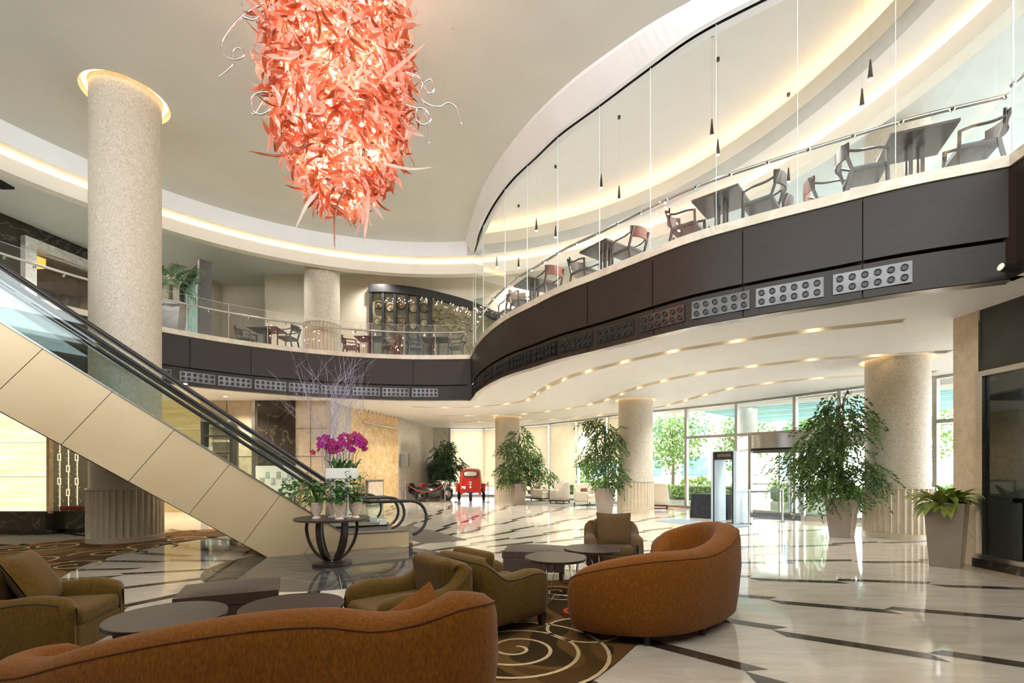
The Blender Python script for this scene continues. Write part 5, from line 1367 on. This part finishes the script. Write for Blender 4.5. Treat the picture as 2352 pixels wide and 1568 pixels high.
b = MB(); b.tube([(x*1.12, z*1.25, 0) for x, z in ov], .028, 6, closed=True); o = b.build('window_seal', 'blackmetal', t); o.location = (0, -1.0, 1.33); o.rotation_euler = (PI/2-.28, 0, 0)
MB().lathe([(.09, 0), (.085, .02), (.001, .03)], 20, X=Matrix.Translation((0, -1.03, .88)) @ Matrix.Rotation(PI/2, 4, 'X')).build('badge', 'chrome', t, smooth=40)
MB().lathe([(.06, 0), (.05, .02), (.001, .03)], 20, X=Matrix.Translation((0, -1.045, .70)) @ Matrix.Rotation(PI/2, 4, 'X')).build('badge', 'chrome', t, smooth=40)
MB().box((-.34, -1.04, .68), (.22, .02, .13)).build('number_plate', 'white', t)
MB().box((0, -1.03, .45), (.34, .06, .10)).build('bumper', 'blackmetal', t)
def wheel(parent, x, y, z, r, w, name='wheel', rz=0, spokes=False):
    X = Matrix.Translation((x, y, z)) @ Matrix.Rotation(rz, 4, 'Z') @ Matrix.Rotation(PI/2, 4, 'Y')
    o = MB().lathe([(r*.72, -w/2), (r*.92, -w/2), (r, -w*.25), (r, w*.25), (r*.92, w/2), (r*.72, w/2), (r*.72, -w/2)], 28, X=X, cap=False).build(name, 'tyre', parent, smooth=50)
    b = MB()
    if spokes:
        for k in range(14):
            a = k*2*PI/14; b.tube([tuple(X @ Vector((.03*math.cos(a), .03*math.sin(a), 0))), tuple(X @ Vector((r*.74*math.cos(a), r*.74*math.sin(a), 0)))], .005, 4)
        b.lathe([(.04, -w*.4), (.04, w*.4)], 12, X=X)
    else: b.lathe([(r*.72, -w*.3), (r*.3, -w*.4), (.001, -w*.4)], 20, X=X, cap=False); b.lathe([(r*.72, w*.3), (r*.3, w*.4), (.001, w*.4)], 20, X=X, cap=False)
    b.build('rim', 'chrome', o); return o
wheel(t, 0, -.80, .27, .27, .15); wheel(t, -.62, .35, .27, .27, .15); wheel(t, .62, .35, .27, .27, .15)
for x in (-.64, .64):
    MB().box((x, -.25, .66), (.16, .90, .42)).build('side_box', 'red', t, bevel=.05, seg=3)

# ------------------------------------------------------------------ motorcycles
M['blackpaint'] = pm('black_paint', '161616', '1c1c1c', 4, .2, coat=.4); M['creampaint'] = pm('cream_enamel', 'd8ccb0', 'cbbf9f', 4, .3, coat=.3)
def moto(t, col, seat='leather'):
    wheel(t, 0, -.68, .31, .31, .10, spokes=True); wheel(t, 0, .70, .31, .31, .09, spokes=True)
    b = MB(); b.tube([(0, -.68, .31), (0, -.30, .46), (0, .15, .34), (0, .30, .50), (0, .45, .80)], .022, 6); b.tube([(0, -.45, .70), (0, .1, .74), (0, .45, .80)], .022, 6); b.build('frame', 'blackmetal', t)
    for x in (-.07, .07): MB().tube([(x, .70, .31), (x, .50, .78), (x, .46, .92)], .018, 6).build('fork', 'chrome', t)
    b = MB(); b.tube([(0, -.10, .74), (0, .0, .80), (0, .22, .82), (0, .38, .76)], [.05, .12, .13, .05], 12); b.build('fuel_tank', col, t, smooth=180)
    b = MB(); b.lathe([(.12, -.02), (.14, .03), (.10, .08), (.001, .09)], 16, (0, -.26, .74)); b.build('saddle', seat, t, smooth=180); MB().box((0, -.56, .78), (.22, .30, .07)).build('pillion_seat', seat, t, bevel=.025)
    MB().tube([(-.34, .28, 1.0), (-.22, .42, .99), (0, .46, .95), (.22, .42, .99), (.34, .28, 1.0)], .014, 6).build('handlebar', 'chrome', t)
    MB().lathe([(.03, -.10), (.09, .02), (.095, .06), (.001, .075)], 16, X=Matrix.Translation((0, .56, .84)) @ Matrix.Rotation(-PI/2, 4, 'X')).build('headlamp', 'chrome', t, smooth=180)
    b = MB(); b.box((0, .02, .42), (.22, .32, .22)); b.build('engine', 'steel', t, bevel=.03)
    for x in (-.13, .13): MB().lathe([(.07, 0), (.085, .01), (.07, .02), (.085, .03), (.07, .04), (.085, .05), (.06, .09)], 14, X=Matrix.Translation((x*.8, .05, .44)) @ Matrix.Rotation(PI/2*(1 if x > 0 else -1), 4, 'Y')).build('cylinder', 'steel', t)
    MB().tube([(.14, .10, .34), (.16, -.1, .24), (.16, -.85, .26)], .03, 8).build('exhaust_pipe', 'chrome', t)
    for y, r in ((-.68, .35), (.70, .345)):
        b = MB(); A = arc((y, .31), r, 20 if y > 0 else 10, 160 if y > 0 else 190, 12)
        b.strip([(-.06, p.x, p.y) for p in A], [(0, p.x, p.y+.012) for p in A], [(.06, p.x, p.y) for p in A]); b.build('mudguard', col, t, smooth=180)
    return t
t = thing('sidecar_motorcycle', 'vintage black motorcycle with sidecar behind a red rope', 'motorcycle', (-3.85, 24.1, 0), face(.93, -.36))
moto(t, 'blackpaint')
sx = .78
Ls = []
for y, w, h in [(-.78, .10, .16), (-.70, .24, .30), (-.4, .30, .36), (0, .31, .36), (.4, .27, .30), (.75, .16, .20), (.88, .04, .08)]:
    Ls.append([(sx+w*math.cos(a), y, .48+(h*.9*math.sin(a) if math.sin(a) < 0 else h*.75*math.sin(a))) for a in [i*PI/8 for i in range(17)]])
b = MB(); b.strip(*Ls); b.build('sidecar_body', 'blackpaint', t, smooth=180)
MB().box((sx, -.22, .74), (.36, .16, .30)).build('sidecar_seat', pm('red_leather', '8e2f25', '7a2319', 8, .45), t, bevel=.05, seg=3)
wheel(t, sx+.42, -.1, .30, .30, .10, 'sidecar_wheel', spokes=True); MB().lathe([(.20, -.04), (.27, -.03), (.27, .03), (.20, .04)], 20, X=Matrix.Translation((sx, -.84, .62)) @ Matrix.Rotation(PI/2, 4, 'X')).build('spare_wheel', 'tyre', t, smooth=50)
MB().tube([(0, .3, .34), (sx, .3, .34)], .02, 6).tube([(0, -.4, .34), (sx+.4, -.1, .30)], .02, 6).build('sidecar_strut', 'blackmetal', t)
t = moto(thing('motorcycle', 'vintage cream motorcycle just left of the red three wheeler', 'motorcycle', (-3.8, 25.5, 0), face(.75, -.66)), 'creampaint')
t = moto(thing('motorcycle', 'vintage black motorcycle peeking from behind the far fig planter', 'motorcycle', (1.0, 24.7, 0), face(-.8, -.6)), 'blackpaint')

# ------------------------------------------------------------------ posts, ropes, belts
def post(x, y, lab, grp='steel barrier posts around the old vehicles', belt=None):
    t = thing('barrier_post', lab, 'barrier post', (x, y, 0), 0, grp); MB().lathe([(.15, 0), (.15, .015), (.06, .035), (.025, .05)], 24).build('base', 'chrome', t, smooth=40)
    MB().lathe([(.025, .04), (.025, .92), (.035, .925), (.035, .95), (.02, .97)], 16).build('pole', 'chrome', t, smooth=40); return t
def at0(px, py): p = gz(px, py, 0); return (p.x, p.y)
PS = [((px-HX)/F*22.75, 22.75) for px in (931, 1022, 1047, 1121)]
for p, lab in zip(PS, ['steel barrier post left of the sidecar motorcycle', 'steel barrier post in front of the sidecar motorcycle', 'steel barrier post left of the red three wheeler', 'steel barrier post right of the red three wheeler']): post(*p, lab)
M['rope'] = pm('red_rope', '8e2b1c', '7c2115', 30, .8)
for a, c, lab in [(0, 1, 'red rope sagging in front of the sidecar motorcycle'), (2, 3, 'red rope sagging in front of the red three wheeler')]:
    p, q = Vector((*PS[a], .9)), Vector((*PS[c], .9)); P = [p.lerp(q, i/16)-Vector((0, 0, .42*math.sin(PI*i/16))) for i in range(17)]
    tag(MB().tube(P, .022, 8).build('rope', 'rope', smooth=60), lab, 'rope')
BPs = [at0(1720, 1203), at0(1797, 1198), at0(1709, 1187), at0(1655, 1184)]
for p, lab in zip(BPs, ['steel belt post at the left side of the revolving door', 'steel belt post in front of the revolving door', 'steel belt post behind the security gate', 'steel belt post beyond the black security table']): post(*p, lab, 'steel belt posts at the entrance')
for a, c, lab in [(0, 1, 'grey belt stretched across the front of the revolving door'), (2, 3, 'grey belt stretched behind the security gate')]:
    p, q = Vector((*BPs[a], .9)), Vector((*BPs[c], .9)); tag(MB().bar(p, q, .008, .05).build('belt', pm('grey_webbing', '5d6468', '50575b', 30, .7)), lab, 'barrier belt')
# security gate and table
M['gate'] = pm('pale_blue_grey_panel', 'b9c6cc', 'a9b8c0', 2, .35)
g0 = gz(1640, 1198, 0); g1 = gz(1691, 1203, 0); gd = (g1-g0); gw = gd.length; ga = math.atan2(gd.y, gd.x)
t = thing('security_gate', 'walk through metal detector gate with pale blue grey side panels', 'security gate', (g0.x, g0.y, 0), ga)
for x in (0, gw):
    MB().box((x, .22, 1.02), (.09, .62, 2.04)).build('side_panel', 'gate', t, bevel=.02); MB().box((x-.05*(1 if x else -1)*1, -.085, 1.02), (.03, .03, 2.04)).build('edge_strip', 'blackmetal', t)
MB().box((gw/2, .22, 1.93), (gw, .5, .24)).build('top_box', 'blackmetal', t, bevel=.015)
MB().box((gw/2, -.035, 1.93), (.4, .012, .08)).build('display', pm('amber_display', '6b5a45', '4a3d30', 20, .3), t)
b = MB(); c = gz(1632, 1190, 0)
t = thing('covered_table', 'table under a black cloth inside the security gate', 'table', (c.x+.12, c.y+.15, 0), ga+.25)
b = MB(); A = []; 
for z, k in ((.0, .05), (.4, .03), (.74, .0), (.76, -.01)):
    A.append([((.56+k*(.5+.5*math.sin(i*1.9)))*math.copysign(abs(math.cos(2*PI*i/48))**.25, math.cos(2*PI*i/48)), (.36+k*(.5+.5*math.sin(i*1.9)))*math.copysign(abs(math.sin(2*PI*i/48))**.25, math.sin(2*PI*i/48)), z) for i in range(48)])
b.strip(*A, closed=True); b.f.append(tuple(range(len(b.v)-48, len(b.v)))); b.build('tablecloth', pm('black_cloth', '1f2225', '2a2e30', 12, .9), t, smooth=60)
m0 = gz(1600, 1203, 0); tag(MB().box((0, 0, .005), (2.3, 1.1, .008)).build('door_mat', pm('blue_grey_mat', '8695a0', '7a8993', 40, .9)), 'pale blue grey mat in front of the security gate', 'mat').location = (m0.x+.15, m0.y+.1, 0)
bpy.context.scene.objects['door_mat'].rotation_euler = (0, 0, ga)

# ------------------------------------------------------------------ things behind the escalator and on the marble wall
p = gy(933, 1057, 22.0)
t = thing('wall_speaker', 'grey loudspeaker mounted on the pale marble wall', 'speaker', (-5.08, 23.0, 2.0), -.15)
MB().box((0, -.05, 0), (.42, .2, .62)).build('cabinet', pm('grey_grille', '6c6c6c', '5f5f5f', 60, .6), t, bevel=.02); MB().box((-.2, .05, 0), (.08, .2, .5)).build('bracket', 'blackmetal', t)
P = [Vector((-6.05, 19.6, 3.45)), Vector((-5.35, 22.2, 3.45))]
t = thing('picture_light', 'long steel linear lamp over the golden marble wall', 'lamp', (0, 0, 0)); MB().tube([tuple(q) for q in P], .05, 10).build('tube', 'chrome', t, smooth=40)
for f in (.15, .85): q = P[0].lerp(P[1], f); MB().tube([tuple(q), (q.x-.3, q.y+.08, 3.5)], .014, 6).build('bracket', 'chrome', t)
for i in range(11):
    q = Vector((-6.0, 19.7, 3.88)).lerp(Vector((-5.2, 22.6, 3.88)), i/10)
    if i % 3 == 1: lamp('track_spot_lamp', 'SPOT', (q.x+.25, q.y, q.z-.03), 110, (1, .9, .74), .04, (0, -.35, 0), 1.6)
    o = MB().lathe([(.03, 0), (.03, .09), (.01, .12)], 10, tuple(q)).build('track_spot', 'steel'); tag(o, 'tiny steel spotlight in the ceiling row above the golden marble wall', 'spotlight', 'ceiling row of tiny spotlights')
t = thing('display_easel', 'dark framed marble display board leaning at the golden wall foot', 'board', (-5.75, 20.3, 0), face(1, -.3)); MB().box((0, .0, .56), (1.25, .06, 1.1)).build('frame', pm('grey_board_frame', '6f6d69', '63615d', 4, .4), t); MB().box((0, .035, .55), (1.10, .02, .94)).build('panel', 'stone', t)
# reception corner seen through the escalator glass
t = thing('magazine_rack', 'dark rack of magazines and flowers against the marble wall behind the escalators', 'rack', (-10.35, 17.0, 0))
MB().box((-.45, 0, 1.6), (.10, .3, 3.2)).build('side_post', 'blackmetal', t); MB().box((.55, 0, 1.6), (.10, .3, 3.2)).build('side_post', 'blackmetal', t)
for z in (.9, 1.5, 2.1, 2.7, 3.15): MB().box((.05, 0, z), (1.0, .28, .05)).build('shelf', 'blackmetal', t)
for i in range(14):
    c_ = ['cfd6d2', 'a9c2b8', '6f8f86', 'd9d0bf', '8d9a9c'][i % 5]
    o = MB().box((-.38+.16*(i % 6), -.05, 1.02+.6*(i//6)), (.13, .02, .22)).build('magazine', pm('magazine_%d' % i, c_, '6b736f', 20, .5)); o.location = (-10.35, 17.0, 0)
    tag(o, 'small magazine standing in the dark rack behind the escalators', 'magazine', 'magazines in the dark rack')
t = thing('brochure_board', 'pale brochure board behind the escalators', 'board', (-7.6, 15.6, 0), -.2)
MB().box((0, 0, 1.15), (1.5, .05, 1.0)).build('panel', 'whitelac', t)
for x in (-.55, .55): MB().box((x, .05, .5), (.05, .05, 1.0)).build('leg', 'steel', t)
for i in range(6): MB().box((-.5+.2*i, -.035, 1.15+.2*(i % 2)), (.15, .015, .22)).build('leaflet', pm('leaflet_%d' % i, ['c9b993', 'b7c4bd', 'd6d0c4'][i % 3], '97a39a', 14, .6), t)
t = thing('potted_ivy', 'leafy green plant on the floor behind the escalator glass', 'plant', (-6.3, 14.2, 0)); MB().lathe([(.16, 0), (.22, .4), (.2, .42)], 20).build('pot', 'planter', t)
b = MB(); cloud(b, (0, 0, .85), .55, .5, .45, 260, .14, .08); b.build('foliage', 'ivy', t)
t = thing('brass_easel', 'brass A shaped easel frame behind the escalator glass', 'easel', (-5.75, 13.6, 0))
MB().tube([(-.35, 0, 0), (-.06, 0, 1.4), (0, 0, 1.45), (.06, 0, 1.4), (.25, -.1, 0)], .03, 8).build('legs', pm('brass_tube', 'c9ab6c', 'b5975a', 5, .25, .8), t, smooth=60)
# ------------------------------------------------------------------ upper level dining tables and chairs
M['dwood'] = pm('dark_walnut', '4f4137', '3c3029', 4, .35, stretch=(1, 8, 1)); M['seatpad'] = pm('grey_leather_pad', '5b6468', '4c5559', 6, .35)
def dchair(back):
    t = thing('dining_chair', 'x', 'chair', (0, 0, 0))
    for x in (-.25, .25):
        MB().bar((x*.96, .24, 0), (x, .22, .68), .035, .04).build('leg', 'dwood', t); MB().bar((x*.92, -.30, 0), (x*.96, -.20, .46), .035, .045).build('leg', 'dwood', t)
        b = MB(); P = catmull([(x, .24, .66), (x*1.08, .10, .69), (x*1.06, -.12, .70), (x*.98, -.27, .75)], 8); b.tube(P, .02, 6); b.build('armrest', 'dwood', t, smooth=60)
        MB().bar((x*.96, -.20, .44), (x*.95, -.33, .84), .035, .04).build('back_post', 'dwood', t)
    b = MB(); b.box((0, .0, .43), (.50, .48, .05)); b.build('seat_frame', 'dwood', t, bevel=.01)
    MB().box((0, .01, .47), (.46, .44, .06)).build('seat_pad', 'seatpad', t, bevel=.02)
    b = MB(); A = arc((0, -.02), .36, 222, 318, 12); B = arc((0, -.02), .33, 222, 318, 12)
    b.strip(at(A, .64), at([a*1.0 for a in A], .86), at(B, .86), at(B, .64), at(A, .64)); b.build('backrest', back, t, smooth=50)
    return t
M['redback'] = pm('red_leather_back', '7a4034', '693328', 6, .35)
c1 = dchair('dwood'); s1 = snapshot(c1); c2 = dchair('redback'); s2 = snapshot(c2); used = {0: 0, 1: 0}
def put(kind, p, f, lab):
    root = (c1, c2)[kind]; loc = (p[0], p[1], ZM); rz = face(*f)
    if not used[kind]: root.location = loc; root.rotation_euler = (0, 0, rz); root['label'] = lab; root['group'] = 'dining chairs on the upper level'; used[kind] = 1
    else: dup(root, loc, rz, lab, 'dining chairs on the upper level', tree=(s1, s2)[kind])
def dtable(c, rz, lab, sx=.80, sy=.80):
    t = thing('dining_table', lab, 'table', (c[0], c[1], ZM), rz, 'square dark dining tables on the upper level')
    MB().box((0, 0, .755), (sx, sy, .045)).build('tabletop', 'dwood', t, bevel=.006)
    for x in (-.07, .07):
        for y in (-.07, .07): MB().box((x, y, .37), (.05, .05, .72)).build('pedestal_post', 'dwood', t)
    MB().box((0, 0, .015), (.5, .5, .03)).build('base', 'blackmetal', t)
def tset(pa_, pb_, name, left=True, right=True, kr=0, both=False):
    a = gz(*pa_, 6.38); b_ = gz(*pb_, 6.38); d = Vector((b_.x-a.x, b_.y-a.y)); L = d.length; d.normalize(); n = Vector((-d.y, d.x))
    m_ = Vector(((a.x+b_.x)/2, (a.y+b_.y)/2))+n*.42; dtable(m_, math.atan2(d.y, d.x), 'square dark dining table on the right balcony, '+name)
    if left: put(0, m_-d*.62-n*.0, d, 'dark wooden dining chair left of the balcony table, '+name)
    if right: put(kr, m_+d*.66-n*.0, -d, 'wooden dining chair right of the balcony table, '+name)
    return m_, d, n
m1, d1, n1 = tset((2047, 303), (2207, 267), 'nearest the right corner')
m2, d2, n2 = tset((1587, 458), (1695, 418), 'second from the right corner')
m3, d3, n3 = tset((1330, 576), (1390, 545), 'third from the right corner', kr=1)
m4, d4, n4 = tset((1178, 655), (1213, 631), 'farthest from the right corner', kr=1)
put(1, m1-d1*.95+n1*.75, d1, 'reddish backed dining chair partly hidden left of the nearest balcony table')
put(0, Vector((4.82, 9.02)), -d2, 'dining chair in the second row behind the second balcony table')
put(1, m3+d3*1.6+n3*.8, -n3, 'reddish backed dining chair low behind the third balcony table')
put(1, m4-d4*1.5+n4*.1, -d4, 'reddish backed dining chair at the far left end of the right balcony')
# back balcony sets
def bset(px, Y, name, nl=True, nr=True, glassy=False):
    c = ((px-HX)/F*Y, Y); t = dtable(c, 0, 'square dark dining table on the back balcony, '+name, 1.0, .8)
    if nl: put(0, (c[0]-.74, c[1]+.05), (1, .1), 'dark wooden dining chair left of the back balcony table, '+name)
    if nr: put(0, (c[0]+.74, c[1]-.05), (-1, .1), 'dark wooden dining chair right of the back balcony table, '+name)
bset(614, 16.75, 'left of the upper column'); bset(852, 17.9, 'right of the upper column'); bset(1002, 18.0, 'in front of the arched screen')
def napkin(x, y, lab):
    b = MB(); b.lathe([(.06, 0), (.03, .12), (.002, .2)], 10, (x, y, ZM+.78)); tag(b.build('folded_napkin', 'white'), lab, 'napkin', 'folded white napkins')
for i, px in enumerate((842, 862, 975, 997)): napkin((px-HX)/F*(17.8), 17.8, 'folded white napkin on a back balcony dining table')
# ------------------------------------------------------------------ pendants
pend = None
PD = [(1999, 182), (1980, 245), (1635, 312), (1649, 356), (1811, 418), (1381, 432), (1422, 458), (1232, 530), (1276, 545), (1141, 613), (1191, 614)]
ordp = ['nearest', 'second nearest', 'third nearest', 'fourth nearest', 'fifth nearest', 'sixth nearest', 'seventh nearest', 'eighth nearest', 'ninth nearest', 'second farthest', 'farthest']
for i, (px, py) in enumerate(PD):
    p = gz(px, py, 8.0); lamp('pendant_light', 'SPOT', (p.x, p.y, 7.98), 120, (1, .95, .88), .05, (0, 0, 0), 2.6); lab = 'slim dark cone pendant lamp over the right balcony, %s of the eleven' % ordp[i]
    if pend is None:
        t = pend = thing('pendant_lamp', lab, 'lamp', tuple(p), 0, 'slim cone pendant lamps')
        MB().lathe([(.040, .0), (.040, .012), (.012, .32), (.004, .33)], 20, cap=False).build('shade', pm('bronze_cone', '4a3d33', '3a302a', 3, .3, .7), t, smooth=40)
        MB().lathe([(.034, .012), (.03, -.004), (.001, -.010)], 16, cap=False).build('bulb', emit('pendant_bulb', 'ffdca6', 40), t)
        MB().tube([(0, 0, .32), (0, 0, 1.96)], .0016, 4).build('cable', 'steel', t); MB().lathe([(.035, 1.94), (.035, 2.0)], 16).build('canopy', 'blackmetal', t); sp = snapshot(t)
    else: dup(pend, tuple(p), 0, lab, tree=sp)
o = MB().lathe([(.07, 0), (.06, .02), (.001, .02)], 20).build('recessed_downlight', 'lamp'); tag(o, 'round downlight in the upper restaurant ceiling near the top right', 'downlight'); p = gz(2106, 78, 9.48); o.location = (p.x, p.y, 9.53)

# fill downlights added to brighten the upper back level, mostly out of view
pr0 = None
for i, (x, y) in enumerate([(-12.2, 13.5), (-10.4, 15.3), (-8.7, 16.7), (-5.2, 18.3), (-2.6, 17.2), (0.2, 18.3), (-13.6, 10.5), (-13.4, 15.6)]):
    if pr0 is None:
        o = pr0 = MB().lathe([(.075, 0), (.075, .03), (.06, .035)], 16).build('fill_downlight', 'white'); MB().lathe([(.055, -.004), (.001, -.004)], 16, cap=False).build('lens', 'lamp', o); t0 = snapshot(o)
        tag(o, 'small round fill downlight added in the upper back ceiling', 'downlight', 'added fill downlights in the upper back ceiling'); o.location = (x, y, 9.165)
    else: dup(pr0, (x, y, 9.165), 0, tree=t0)
    lamp('fill_downlight_lamp', 'SPOT', (x, y, 9.12), 140, (1, .97, .92), .06, (0, 0, 0), 2.3)
